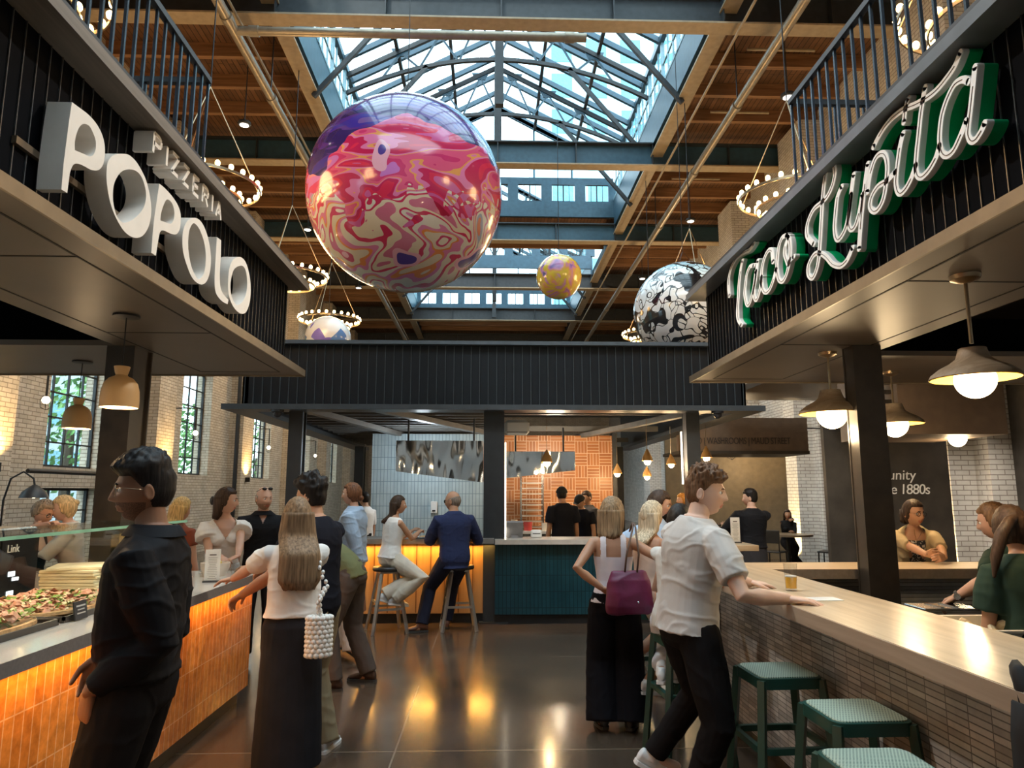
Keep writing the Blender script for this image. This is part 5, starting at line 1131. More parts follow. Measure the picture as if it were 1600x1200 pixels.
def person(label, loc, face, h=1.75, sex='m', skin=(.55, .33, .22), lean=0, tilt=0, twist=0, look=(0, 0), hz=None, hands=(None, None), feet=(None, None), footdir=(0, 0), poles=(None, None), knees=(None, None),
           palms=(None, None), fdirs=(None, None), curl=(.5, .5), top=None, bottom=None, hair=None, shoes=None, glasses=None, near=0, fat=1., legs=True, extra=None, group=None, beard=0, arms=(True, True), name='person', eyes=True):
    """face: heading in degrees, 0 looks along +Y, 90 looks along -X. World targets for hands and feet."""
    s = h / 1.75; t = thing(name, label, 'person', loc, R(face), group)
    Mi = (Matrix.Translation(Vector(loc)) @ Matrix.Rotation(R(face), 4, 'Z')).inverted()
    L = lambda p: Mi @ Vector(p)
    Ld = lambda d: (Mi.to_3x3() @ Vector(d)).normalized()
    fem = sex == 'f'; vox = (.011, .0075, .0055)[near]; hzz = (hz if hz is not None else .93 * s)
    P0 = V3(0, 0, hzz)
    def dirv(a, b_=0): return V3(math.sin(R(b_)), math.sin(R(a)) * math.cos(R(b_)), math.cos(R(a)) * math.cos(R(b_)))
    # spine as an arc
    def spine(u):                                        # u metres (unscaled) above the pelvis
        p = P0.copy(); N = 12; u_ = max(u, 0)
        for i in range(N):
            q = (i + .5) / N * u_; k = min(1, .35 + q / .3); p += dirv(lean * k, tilt * k) * (u_ * s / N)
        if u < 0: p += dirv(lean * .3, tilt * .3) * (u * s)
        return p
    def frame_(u):
        k = max(.3, min(1, .35 + u / .3)); U = dirv(lean * k, tilt * k); a = R(twist * max(0, min(1, u / .4)))
        X = V3(math.cos(a), math.sin(a), 0); X = (X - U * X.dot(U)).normalized(); Y = U.cross(X); return X, Y, U
    W = fat
    if fem: prof = [(-.11, .10, .075, 0), (-.07, .155, .105, -.008), (0, .170, .112, -.010), (.07, .150, .10, -.004), (.15, .122 * W, .088, 0), (.25, .132 * W, .095, .006), (.35, .146, .108, .012), (.42, .145, .096, .004), (.465, .122, .076, -.004), (.50, .076, .060, -.008), (.535, .052, .052, -.006)]
    else: prof = [(-.11, .10, .075, 0), (-.07, .150, .100, -.004), (0, .160, .108, -.004), (.07, .152 * W, .102 * W, 0), (.15, .145 * W, .098 * W, .002), (.25, .158 * W, .104 * W, .004), (.35, .176, .116, .006), (.42, .178, .106, 0), (.47, .150, .082, -.006), (.505, .092, .066, -.008), (.54, .060, .058, -.006)]
    def trings(e, u0=-1, u1=9, flare=0, p=2.2):
        out = []
        for (u, a, b_, yo) in prof:
            if u < u0 or u > u1: continue
            X, Y, U = frame_(u); c = spine(u) + Y * (yo * s)
            ee = e + (flare * max(0, (.18 - u)) if flare else 0)
            out.append(eloop(c, X, Y, (a + ee) * s, (b_ + ee) * s, 28, p))
        return out
    def ring_at(u, e, fa=1, fb=1):
        us = [q[0] for q in prof]; a = np.interp(u, us, [q[1] for q in prof]); b_ = np.interp(u, us, [q[2] for q in prof]); yo = np.interp(u, us, [q[3] for q in prof])
        X, Y, U = frame_(u); return eloop(spine(u) + Y * (yo * s), X, Y, (a * fa + e) * s, (b_ * fb + e) * s, 28, 2.4)
    # shoulders, neck, head
    X4, Y4, U4 = frame_(.46); shw = .152 if fem else .185
    SH = [spine(.437) + X4 * (sd * shw * s) - Y4 * .006 * s for sd in (-1, 1)]
    nb = spine(.50); X5, Y5, U5 = frame_(.5)
    hd = R(look[0]); hp = R(look[1])
    nk_dir = (U5 * .55 + V3(0, 0, 1) * .45 + Y5 * .18).normalized()
    hc = nb + nk_dir * (.165 * s) + Y5 * .012 * s
    fw = Matrix.Rotation(hd, 3, 'Z') @ V3(0, 1, 0); fw = (fw * math.cos(hp) + V3(0, 0, 1) * math.sin(hp)).normalized()
    hr = fw.cross(V3(0, 0, 1)).normalized(); hu = hr.cross(fw)
    HM = Matrix((hr, fw, hu)).transposed().to_4x4(); HM.translation = hc; HS = s * (.97 if fem else 1.0)
    def HP(v): return HM @ (Vector(v) * HS)
    # limbs
    ua, fa_, ul, ll = (.275 if fem else .295) * s, (.235 if fem else .255) * s, .43 * s, .42 * s
    EL, WR, HD, HN = [], [], [], []
    for i, sd in enumerate((-1, 1)):
        tg = L(hands[i]) if hands[i] is not None else SH[i] + V3(sd * .07 * s, .05 * s, -(ua + fa_) * .985)
        pl = Ld(poles[i]) if poles[i] is not None else V3(sd * .35, -1, -.3)
        e, w_ = ik(SH[i], tg, ua, fa_, pl); EL.append(e); WR.append(w_)
        fd = Ld(fdirs[i]) if fdirs[i] is not None else (w_ - e).normalized() if hands[i] is not None else V3(0, .12, -1).normalized()
        HD.append(fd); HN.append(Ld(palms[i]) if palms[i] is not None else (V3(-sd, 0, 0) if abs(fd.z) > .6 else V3(0, 0, -1)))
    HJ = [P0 + V3(sd * .088 * s, 0, -.02 * s) for sd in (-1, 1)]; KN, AN, FD = [], [], []
    for i, sd in enumerate((-1, 1)):
        tg = L(feet[i]) if feet[i] is not None else V3(sd * .10 * s, -.01, .085 * s)
        pl = Ld(knees[i]) if knees[i] is not None else V3(sd * .12, 1, 0)
        k_, a_ = ik(HJ[i], tg, ul, ll, pl); KN.append(k_); AN.append(a_); FD.append(Matrix.Rotation(R(footdir[i]), 3, 'Z') @ V3(sd * .18, 1, 0).normalized())
    ar = (.043, .040, .034, .036, .0235) if fem else (.053, .048, .039, .041, .027)
    lr = (.083, .075, .052, .052, .036)
    # ---- body
    b = MB(); b.loft(trings(0))
    b.tube([spine(.49), nb + nk_dir * .02 * s, nb + nk_dir * .10 * s, nb + nk_dir * .15 * s], [(.064 if not fem else .055) * s, (.057 if not fem else .046) * s, (.051 if not fem else .042) * s, .030 * s], 18)
    if fem: 
        X, Y, U = frame_(.33)
        for sd in (-1, 1): b.ball(spine(.325) + X * sd * .068 * s + Y * .085 * s, .055 * s, 14, 10)
    for i in (0, 1):
        m1 = SH[i].lerp(EL[i], .45); m2 = EL[i].lerp(WR[i], .35)
        b.tube([SH[i] + (spine(.45) - SH[i]) * .25, SH[i], m1, EL[i], m2, WR[i]], [ar[0] * s * .9, ar[0] * s, ar[1] * s, ar[2] * s, ar[3] * s, ar[4] * s], 14, round_=True)
        hb = HJ[i]; km = hb.lerp(KN[i], .5); cm = KN[i].lerp(AN[i], .3)
        cm = cm - (KN[i] - AN[i]).cross(V3(1, 0, 0)).normalized() * 0
        b.tube([hb, km, KN[i], cm, AN[i]], [lr[0] * s, lr[1] * s, lr[2] * s, lr[3] * s, lr[4] * s], 16, round_=True)
        b.tube([AN[i], AN[i] + V3(0, 0, -.04 * s) + FD[i] * .04 * s, AN[i] + FD[i] * .12 * s + V3(0, 0, -.058 * s)], [.034 * s, .036 * s, .024 * s], 10, round_=True)
    body = remesh(b, vox, smooth_it=3)
    # hands
    for i in (0, 1):
        if not arms[i]: continue
        hb_ = MB(); sd = (1, -1)[i]
        hand(hb_, WR[i], HD[i], HN[i], sd, s * (.9 if fem else 1.02), curl=curl[i], n=8)
        if near: hb_ = remesh(hb_, .0034 if near > 1 else .0045, smooth_it=1)
        body.merge(hb_)
    # head
    n_, m_ = ((30, 24), (44, 36), (80, 64))[near]
    rings = []
    for ds in sphere_dirs(n_, m_): rings.append([HP(head_surface(d, fem)) for d in ds])
    hb_ = MB(); hb_.loft(rings)
    for sd in (-1, 1):                                        # ears
        er = Euler((R(-8), 0, R(-18 * sd))).to_matrix()
        rr = []
        for (dx, sz, k) in ((0, .0, .6), (.004, .0, .9), (.012, 0, 1.), (.016, 0, .9), (.014, 0, .55)):
            rr.append([HP(V3(sd * (.066 if fem else .071) , -.006, -.012) + er @ V3(sd * dx, k * .017 * math.cos(a) - dx * .4, k * .030 * math.sin(a) * (1 + .12 * math.sin(a)))) for a in [2 * math.pi * q / 14 for q in range(14)]])
        hb_.loft(rr)
    # lips slot
    for q, f in enumerate(hb_.f):
        c = Vector((0, 0, 0))
        for i in f: c += Vector(hb_.v[i])
        c = HM.inverted() @ (c / len(f)) / HS
        if c.y > .07 and -.079 < c.z < -.056 and abs(c.x) < .024 - abs(c.z + .0675) * .8: hb_.m[q] = 1
        if beard and c.y > -.005 and c.z < -.045 + .0 and (c.z < -.078 or abs(c.x) > .030 or c.z > -.056) and hb_.m[q] == 0 and abs(c.x) < .08: hb_.m[q] = 4
    for sd in (-1, 1):
        hb_.ball(HP((sd * .030, .0765, -.001)), .0118 * HS, 14, 10, mi=2); hb_.ball(HP((sd * .030, .0845, -.001)), .0062 * HS, 10, 8, mi=3)
    body.merge(hb_)
    key = 'skin_%02d%02d%02d' % tuple(int(c * 99) for c in skin)
    SK = M(key, skin, .48, var=.06, sub=.12, spec=.4); LP = M(key + '_lip', (skin[0] * .85, skin[1] * .5, skin[2] * .5), .4)
    HC = hair.get('c', (.05, .03, .02)) if hair else (.05, .04, .03)
    BD = M(key + '_beard', tuple((a * .55 + b_ * .45) for a, b_ in zip(HC, skin)), .7, var=.4, sc_=(200, 200, 200))
    body.build('body', [SK, LP, EYEW, IRIS, BD], t, smooth='all')
    # brows
    if hair is not None and near:
        for sd in (-1, 1): MB().tube([HP(head_surface(V3(sd * x, 1, z).normalized(), fem, t=.0008)) for x, z in ((.16, .155), (.32, .20), (.50, .17))], [.003 * HS, .0036 * HS, .002 * HS], 6).build('eyebrow', hairmat(HC), t, smooth='all')
    # ---- hair
    if hair: make_hair(t, hair, HP, fem, HS, near, spine, frame_, s)
    # ---- clothes
    if bottom:
        k = bottom.get('kind', 'trousers'); m = M(bottom['m'][0], bottom['m'][1], bottom.get('rough', .85), spec=(.06 if max(bottom['m'][1]) < .03 else .2), bmp=.2, bsc=400, var=.12); b = MB(); e = bottom.get('e', .014)
        if k in ('trousers', 'shorts'):
            r_ = bottom.get('r', (.10, .088, .075, .066, .062)); seat = [q for q in trings(e, -.12, bottom.get('top', .1))]; b.loft(seat)
            for i in (0, 1):
                km = HJ[i].lerp(KN[i], .5); cm = KN[i].lerp(AN[i], .45); end = AN[i] + (AN[i] - KN[i]).normalized() * (bottom.get('hem', .0) * s)
                if k == 'shorts': fr = bottom.get('len', .8); b.tube([HJ[i] + V3(0, 0, .03), HJ[i].lerp(KN[i], .1), HJ[i].lerp(KN[i], fr * .6), HJ[i].lerp(KN[i], fr)], [r_[0] * s * .9, r_[0] * s, r_[1] * s, r_[1] * s], 16)
                else: b.tube([HJ[i] + V3(0, 0, .03), HJ[i].lerp(KN[i], .12), km, KN[i], cm, end], [r_[0] * s * .9, r_[0] * s, r_[1] * s, r_[2] * s, r_[3] * s, r_[4] * s], 16)
        else:
            r0 = trings(e, 0, .12)[::-1]; zb = bottom.get('z', .1); u0 = spine(0)
            rr = [list(x) for x in r0]
            nst = 7
            for i in range(1, nst + 1):
                f = i / nst; z = u0.z * (1 - f) + zb * f; a = bottom.get('w', (.19, .2)); aw = (.175 * (1 - f) + a[0] * f) * s; bw_ = (.125 * (1 - f) + a[1] * f) * s
                rr.append(eloop(V3(u0.x * (1 - f) + bottom.get('off', (0, 0))[0] * f, u0.y * (1 - f) + bottom.get('off', (0, 0))[1] * f, z), V3(1, 0, 0), V3(0, 1, 0), aw, bw_, 28, 2.3))
            b.loft(rr)
        g = remesh(b, max(vox, .008) if near < 2 else .007, smooth_it=2); wrinkle(g, bottom.get('wr', .006), (14, 14, 7) if k != 'skirt' else (16, 16, 2.), seed=len(label)); g.build({'trousers': 'trousers', 'shorts': 'shorts'}.get(k, 'skirt'), m, t, smooth='all')
        if bottom.get('belt'):
            u = bottom.get('top', .1) - .01; q = MB(); q.loft([ring_at(u - .018, e + .004), ring_at(u + .018, e + .004), ring_at(u + .018, e - .003), ring_at(u - .018, e - .003), ring_at(u - .018, e + .004)], False, False); bl = q.build('belt', M('black_belt_leather', (.05, .04, .035), .35), t, smooth=30)
            X, Y, U = frame_(u); c = spine(u) + Y * (.112 + e + .008) * s; q = MB(); q.obox(c, X * .022, Y * .003, U * .018); q.build('buckle', CHROME, bl)
    if top:
        e = top.get('e', .014); m = M(top['m'][0], top['m'][1], top.get('rough', .8), spec=(.06 if max(top['m'][1]) < .03 else .2), bmp=.15, bsc=500, var=.07)
        b = MB(); hem = top.get('hem', -.06); u1 = top.get('u1', .53)
        rr = [ring_at(hem, e + top.get('flare', .008))] + [ring_at(u, e + (top.get('blouse', 0) * max(0, 1 - abs(u - .17) / .14))) for u in np.linspace(hem + .03, u1 - .02, 12)] + [ring_at(u1, e * .7)]
        b.loft(rr)
        if fem:
            X, Y, U = frame_(.33)
            for sd in (-1, 1): b.ball(spine(.325) + X * sd * .066 * s + Y * .088 * s, (.055 + e * .8) * s, 14, 10)
        sl = top.get('sleeve', .55)
        for i in (0, 1):
            if sl <= 0: continue
            es = top.get('es', e) + .003
            pts = [SH[i] + (spine(.44) - SH[i]) * .35, SH[i]]; rad = [(ar[0] * .9 + e * .6) * s, (ar[0] + min(es, e) * .9) * s]
            f = min(sl, 1.); pts += [SH[i].lerp(EL[i], f * .55), SH[i].lerp(EL[i], f)]; rad += [(ar[1] + es * 1.25) * s, ((ar[1] * (1 - f) + ar[2] * f) + es * top.get('cuff', 1.3)) * s]
            if sl > 1:
                f = sl - 1; pts += [EL[i].lerp(WR[i], f * .5), EL[i].lerp(WR[i], f)]; rad += [(ar[3] + es * 1.0) * s, (ar[4] + es * .9 + (1 - f) * .01) * s]
            b.tube(pts, rad, 16, round_=False)
        g = remesh(b, max(vox, .008) if near < 2 else .0062, smooth_it=2); wrinkle(g, top.get('wr', .005), (10, 10, 12), seed=len(label) * 1.7)
        if top.get('cut'):
            FI = {}
            def loc_(c):
                # torso-local coordinates: x across, y forward, u up the spine
                u = .3
                for _ in range(3):
                    X, Y, U = frame_(u); u = max(-.2, u + (c - spine(u)).dot(U) / s)
                X, Y, U = frame_(u); q = c - spine(u); return V3(q.dot(X) / s, q.dot(Y) / s, u)
            cf = top['cut']; cut(g, lambda c: cf(loc_(c)))
        o = g.build(top.get('name', 'shirt'), m, t, smooth='all')
        if top.get('collar'):
            q = MB(); r0 = ring_at(.515, .012, .62, .95)
            q.loft([ring_at(.50, .012, .9, 1.05), ring_at(.525, .012, .80, 1.1), ring_at(.540, .008, .98, 1.05), ring_at(.537, .016, 1.0, 1.12), ring_at(.500, .028, .9, 1.1)], False, False); q.build('collar', m, o, smooth='all')
        if top.get('buttons'):
            for k in range(6):
                u = .06 + k * .075; X, Y, U = frame_(u); us = [q_[0] for q_ in prof]; d_ = np.interp(u, us, [q_[2] for q_ in prof]) + e + .006
                q = MB(); q.ball(spine(u) + Y * d_ * s, .0055, 8, 6); q.build('button', M('shirt_button', top['buttons'], .4), o, smooth='all')
    if shoes:
        sm = M(shoes['m'][0], shoes['m'][1], shoes.get('rough', .5)); so_ = M(shoes.get('sole', ('dark_sole', (.03, .03, .03)))[0], shoes.get('sole', ('dark_sole', (.03, .03, .03)))[1], .7)
        for i in (0, 1):
            F = FD[i]; S_ = F.cross(V3(0, 0, 1)); a = AN[i] + V3(0, 0, -.085 * s); U_ = V3(0, 0, 1); pit = R(shoes.get('pitch', (0, 0))[i])
            if pit: q_ = Matrix.Rotation(pit, 3, S_); F = q_ @ F; U_ = q_ @ U_; a = AN[i] - U_ * .085 * s
            hh = shoes.get('heel', 0)
            prof_ = [(-.075, .018, .05), (-.065, .028, .075), (-.02, .034, .085 if not shoes.get('boot') else .13), (.03, .036, .082 if not shoes.get('boot') else .12), (.07, .040, .062), (.12, .046, .048), (.16, .042, .036), (.185, .026, .026), (.192, .012, .016)]
            b = MB(); b.loft([[a + F * (y * s) + S_ * (w * s * math.cos(q)) + U_ * ((.016 + hz_ * .5 + hz_ * .5 * math.sin(q) + hh * max(0, (.09 - y) / .165)) * s) for q in [2 * math.pi * k / 16 for k in range(16)]] for y, w, hz_ in prof_])
            b.tube([AN[i] + U_ * .02, AN[i] - U_ * .035], [(.042 if not shoes.get('boot') else .05) * s, .046 * s], 14)
            b = remesh(b, .006 if near else .008, smooth_it=2); sh = b.build('shoe', sm, t, smooth='all')
            b = MB(); b.loft([[a + F * (y * s * 1.03) + S_ * (w * 1.08 * s * c_) + U_ * ((z_ + hh * max(0, (.09 - y) / .165)) * s) for c_, z_ in ((-1, 0), (1, 0), (1, .022), (-1, .022))] for y, w, hz_ in prof_]); b.build('sole', so_, sh, smooth=30)
            if shoes.get('sock'):
                q = MB(); q.tube([AN[i] + U_ * .0, AN[i] + (KN[i] - AN[i]).normalized() * .11 * s], [.041 * s, .043 * s], 14); q.build('sock', M('white_sock', (.72, .72, .72), .9), t, smooth='all')
    if glasses:
        b = MB(); rr_ = glasses.get('r', .021)
        for sd in (-1, 1):
            b.tube([HP((sd * .031 + rr_ * math.cos(a), .094, -.002 + rr_ * .86 * math.sin(a))) for a in [2 * math.pi * k / 20 for k in range(21)]], glasses.get('t', .0019) * HS, 6)
            b.tube([HP((sd * (.031 + rr_), .093, .004)), HP((sd * .079, .07, .006)), HP((sd * .082, -.002, .0))], .0014 * HS, 6)
        b.tube([HP((-.010, .096, .003)), HP((.010, .096, .003))], .0014 * HS, 6)
        g = b.build('glasses', M('glasses_' + glasses.get('n', 'metal'), glasses.get('c', (.35, .3, .25)), .25, .6), t, smooth='all')
        if glasses.get('dark'):
            q = MB()
            for sd in (-1, 1): q.ball(HP((sd * .031, .093, -.002)), (rr_ * .95 * HS, .002, rr_ * .8 * HS), 14, 8, rot=HM.to_3x3())
            q.build('lenses', M('dark_lens', (.02, .02, .02), .05), g, smooth='all')
    J = dict(t=t, SH=SH, EL=EL, WR=WR, KN=KN, AN=AN, HP=HP, spine=spine, frame=frame_, s=s, L=L, ring=ring_at, HD=HD)
    if extra: extra(J)
    return t
def hairmat(c):
    k = 'hair_%02d%02d%02d' % tuple(int(x * 99) for x in c)
    if k in MATS: return MATS[k]
    m, nt, b = newmat(k); n = node(nt, 'ShaderNodeTexNoise'); n.inputs['Scale'].default_value = 1; n.inputs['Detail'].default_value = 4; lk(nt, coords(nt, (95, 95, 7)), n.inputs['Vector'])
    lk(nt, ramp(nt, n.outputs['Fac'], [(.3, tuple(x * .5 for x in c)), (.7, tuple(min(1, x * 1.5) for x in c))]), b.inputs['Base Color']); b.inputs['Roughness'].default_value = .5; b.inputs['Specular IOR Level'].default_value = .2
    bump(nt, b, n.outputs['Fac'], .35, .005); MATS[k] = m; return m
def sstep(a, b, x): x = max(0, min(1, (x - a) / (b - a))); return x * x * (3 - 2 * x)
def make_hair(t, hr, HP, fem, HS, near, spine, frame_, s):
    k = hr['kind']; m = hairmat(hr['c']); n_, m_ = ((40, 30), (60, 44), (100, 76))[near]; vol = hr.get('vol', .016); topv = hr.get('top', vol)
    if k == 'none': return
    rings = []
    for ds in sphere_dirs(n_, m_):
        ring = []
        for d in ds:
            x, y, z = d
            front = hr.get('front', .50)
            line = front + (.0 if y > .5 else 0); lowb = hr.get('back', -.55)
            # hairline height as a function of how far round to the back we are
            q = sstep(.55, .05, y); lim = front * (1 - q) + (-.12 if k == 'bald' else (.06 if k == 'short' and not fem else -.18)) * q
            q2 = sstep(.0, -.35, y); lim = lim * (1 - q2) + lowb * q2
            if k in ('long', 'bob', 'pony', 'bun') and y < .45: lim -= .25 * sstep(.45, .2, y)
            a = sstep(lim - .05, lim + .07, z)
            if k == 'bald': a *= 1 - sstep(.15, .40, z + y * .25)
            th = vol + (topv - vol) * sstep(.2, .8, z + y * hr.get('quiff', 0))
            if k == 'bald': th = .004
            if k == 'short' and not fem: th *= .35 + .65 * sstep(.05, .5, z)
            fr = hr.get('curl', .12); f = hr.get('freq', 26)
            th *= 1 + fr * 2.2 * noise.noise(Vector((x * f * .35, y * f * .35, z * f * .2))) + fr * noise.noise(Vector((x * f, y * f, z * f * .6)))
            ring.append(HP(head_surface(d, fem, t=0) + d * (-.006 + (th + .006) * a)))
        rings.append(ring)
    b = MB(); b.loft(rings); root = b.build('hair', m, t, smooth='all')
    if k in ('long', 'bob'):
        ln = hr['len']; W_ = hr.get('w', .098); rr = []; N = 30; sl = max(8, int(ln / .02)); back = hr.get('bk', -.052)
        side = hr.get('side', 0)
        for i in range(sl + 1):
            f = i / sl; z = .03 - ln * f; wv = W_ * (1 - .12 * abs(f - .3)) * (1 + hr.get('spread', .0) * f) * (1 - .25 * sstep(.88, 1., f)); dv = (.062 - .022 * f) * (1 - .3 * sstep(.9, 1, f)) + hr.get('thick', 0)
            ring = []
            for q in range(N * 2):
                a = 2 * math.pi * q / (N * 2); rj = 1 + .05 * noise.noise(Vector((math.cos(a) * 5, math.sin(a) * 5, z * 3))) + .045 * noise.noise(Vector((math.cos(a) * 16, math.sin(a) * 16, z * 2)))
                zz = z + (.02 * noise.noise(Vector((math.cos(a) * 9, math.sin(a) * 9, 3))) * f * 1.5)
                bk_ = back - (.115 if k == 'long' else .02) * sstep(-.10, -.24, z) - .02 * f; yy = bk_ + dv * rj * math.sin(a)
                if math.sin(a) > 0: yy = bk_ + dv * rj * math.sin(a) * (.9 if z < -.0 else 1.2) + .028 * (abs(math.cos(a)) ** 3) * (1 - sstep(-.10, -.2, z))
                ring.append(HP((wv * rj * math.cos(a) + side * f, yy, zz)))
            rr.append(ring)
        q = MB(); q.loft(rr); q.build('hair_length', m, root, smooth='all')
    if k == 'pony':
        pts = hr.get('pts', ((0, -.095, .05), (0, -.125, .045), (0, -.135, -.02), (0, -.125, -.12), (0, -.12, -.22))); q = MB(); q.tube([HP(p) for p in pts], [.022 * HS, .03 * HS, .034 * HS, .028 * HS, .008 * HS], 14, round_=True); q.build('ponytail', m, root, smooth='all')
    if k == 'bun': 
        q = MB(); q.ball(HP(hr.get('at', (0, -.115, .02))), .035 * HS, 16, 12); q.build('bun', m, root, smooth='all')
    if hr.get('clip'): q = MB(); q.ball(HP((.0, -.125, .0)), (.022, .03, .04), 12, 8); q.build('hair_clip', M('dark_hair_clip', (.02, .015, .015), .3), root, smooth='all')
def cap_extra(J, back=False):
    HP = J['HP']; rings = []
    for ds in list(sphere_dirs(36, 26)): 
        rings.append([HP(head_surface(d, False) * 1.0 + d * (.022 if d.z > .18 else -.012)) for d in ds])
    b = MB(); b.loft(rings); c = b.build('cap', M('black_cap_cloth', (.015, .015, .017), .85), J['t'], smooth='all')
    b = MB(); pts = []
    for q in range(13):
        a = math.pi * q / 12; pts.append((.075 * math.cos(a), .085 + .07 * math.sin(a)))
    b.prism(pts, lambda a, c_, d: HP((a, c_, .035 - (c_ - .08) * .25 + d)), 0, .004); b.build('visor', M('black_cap_cloth', (.015, .015, .017), .85), c)
SK_BROWN, SK_TAN, SK_LIGHT, SK_PALE = (.26, .125, .07), (.48, .26, .16), (.60, .36, .26), (.66, .44, .34)
BLACKSH = ('black_shirt_cloth', (.013, .013, .015)); WHITET = ('white_cotton', (.76, .75, .73)); BLKTR = ('black_trouser_cloth', (.014, .013, .014)); DSHOE = dict(m=('black_shoe', (.02, .018, .018)))
def watch(J, i, c=(.6, .45, .3), m='watch_metal'):
    w_ = J['WR'][i]; d = J['HD'][i]; e = (w_ - J['EL'][i]).normalized(); q = MB(); p = w_ - e * .03
    a = e.orthogonal().normalized(); b_ = e.cross(a); q.loft([[p + e * z + (a * math.cos(t) + b_ * math.sin(t)) * r_ for t in [2 * math.pi * k / 20 for k in range(20)]] for z, r_ in ((-.009, .031), (.009, .031), (.009, .028), (-.009, .028), (-.009, .031))], False, False)
    s_ = q.build('watch_strap', M('watch_strap_dark', (.03, .022, .02), .4), J['t'], smooth=30)
    out = J['L'](Vector(sc.camera.location) if sc.camera else Vector((0, 0, 1.65))) - p; out = (out - e * out.dot(e)).normalized(); q = MB(); sd = out.cross(e)
    q.loft([[p + out * h_ + (e * math.cos(t) + sd * math.sin(t)) * .018 for t in [2 * math.pi * k / 20 for k in range(20)]] for h_ in (.028, .038)]); q.build('watch_case', M(m, c, .2, .9), s_, smooth=30)
def m1x(J): watch(J, 0)
person('young bearded man in glasses, all in black, standing in profile by the pizza counter', (-1.30, 2.78, 0), 96, 1.82, 'm', SK_BROWN, lean=-2, look=(20, 0),
       hands=((-1.37, 2.60, .97), (-1.50, 2.90, 1.02)), fdirs=((-.25, .15, -1), (-.3, 0, -1)), palms=((.6, .8, 0), (.5, -.8, 0)), poles=((1, .2, 0), (1, .3, 0)), curl=(.5, .5),
       top=dict(m=BLACKSH, sleeve=1.93, collar=True, hem=.02, e=.020, blouse=.022, wr=.011, buttons=(.1, .1, .1), rough=.6), bottom=dict(m=BLKTR, belt=True, r=(.112, .102, .085, .082, .082), top=.09, e=.018, wr=.007),
       hair=dict(kind='short', c=(.012, .010, .010), vol=.012, top=.042, curl=.10, freq=20, quiff=.5, front=.45), shoes=DSHOE, glasses=dict(c=(.45, .33, .22), r=.023), near=2, beard=1, extra=m1x)
def w2x(J):
    b = MB(); X, Y, U = J['frame'](.4); sh = J['SH'][1]
    # chain strap of white beads and crochet bag at her right hip
    bagc = J['L']((-.965, 4.20, .84)); pts = [J['SH'][1] + V3(-.045, .01, .058), J['SH'][1] + V3(-.03, -.085, .0), J['SH'][1].lerp(bagc, .4) + V3(.03, -.10, 0), bagc + V3(-.01, -.03, .2), bagc + V3(0, 0, .10)]
    t2 = thing('crochet_bag', 'white crochet shoulder bag at the hip of the long-haired woman in the denim skirt', 'bag', (0, 0, 0)); t2.matrix_world = J['t'].matrix_basis
    q = MB()
    for i in range(len(pts) - 1):
        for k in range(7):
            p = pts[i].lerp(pts[i + 1], k / 7); q.ball(p + V3(.006 * (-1) ** k, 0, 0), (.011, .011, .014), 8, 6)
    q.build('beaded_strap', WHITE, t2, smooth='all')
    q = MB()
    for r_ in range(9):
        z = -.10 + r_ * .025
        for k in range(14):
            a = 2 * math.pi * (k + .5 * (r_ % 2)) / 14; q.ball(bagc + V3(.062 * math.cos(a), .035 * math.sin(a), z), (.019, .015, .017), 8, 6)
    q.ball(bagc, (.055, .03, .11), 12, 10); q.build('crochet_pouch', WHITE, t2, smooth='all')
person('woman with very long fair hair, white tee and long dark denim skirt, seen from behind', (-1.15, 4.33, 0), 16, 1.65, 'f', SK_LIGHT, lean=2, look=(8, 0),
       hands=((-1.68, 4.68, 1.07), (-1.28, 4.82, 1.12)), fdirs=((-1, .15, -.2), (-.5, 1, 0)), palms=((0, 0, -1), (0, 0, -1)), poles=((-.3, -.5, -1), (1, -.2, -1)), curl=(.22, .4),
       top=dict(m=WHITET, sleeve=.72, es=.024, cuff=1.1, hem=.055, e=.018, blouse=.022, wr=.009), bottom=dict(kind='skirt', m=('dark_denim', (.022, .022, .026)), belt=True, z=.12, w=(.205, .19), e=.012, top=.16, wr=.004),
       hair=dict(kind='long', c=(.20, .13, .075), len=.47, vol=.018, w=.105, curl=.06, thick=.008, spread=.42), shoes=dict(m=('white_sneaker', (.7, .7, .7)), sole=('white_sole', (.75, .75, .75))), near=2, extra=w2x)
person('dark curly-haired man in black tee and khaki trousers behind the long-haired woman', (-1.13, 4.80, 0), 62, 1.78, 'm', SK_TAN, lean=4, look=(10, -6), feet=((-1.22, 4.66, .085), (-1.05, 4.88, .085)), footdir=(-60, -60),
       hands=((-1.58, 4.72, 1.0), (-1.72, 5.18, 1.04)), poles=((.6, -.8, -.6), (1, 0, -1)), top=dict(m=('black_tee', (.014, .015, .022)), sleeve=.62, es=.022, hem=-.12, e=.02, wr=.008), bottom=dict(m=('khaki_cloth', (.26, .21, .13)), r=(.108, .098, .086, .08, .074), wr=.012, hem=.03),
       hair=dict(kind='short', c=(.014, .011, .010), vol=.024, top=.045, curl=.32, freq=15), shoes=dict(m=('grey_sneaker', (.42, .42, .42)), sole=('white_sole', (.75, .75, .75))), near=1)
person('man in olive shirt and grey-brown trousers bending over the end of the white counter', (-1.22, 6.42, 0), 84, 1.76, 'm', SK_TAN, lean=62, look=(0, 10), hz=.93, hands=((-1.95, 6.0, 1.04), (-1.9, 6.32, 1.0)),
       feet=((-1.30, 6.26, .085), (-1.06, 6.55, .085)), top=dict(m=('olive_cloth', (.16, .17, .08)), sleeve=.6, hem=-.04, e=.02, wr=.008), bottom=dict(m=('grey_brown_cloth', (.09, .07, .06)), r=(.115, .10, .085, .08, .076), wr=.010, e=.02),
       hair=dict(kind='short', c=(.05, .03, .02)), shoes=dict(m=('dark_brown_boot', (.05, .025, .015)), boot=True), near=0)
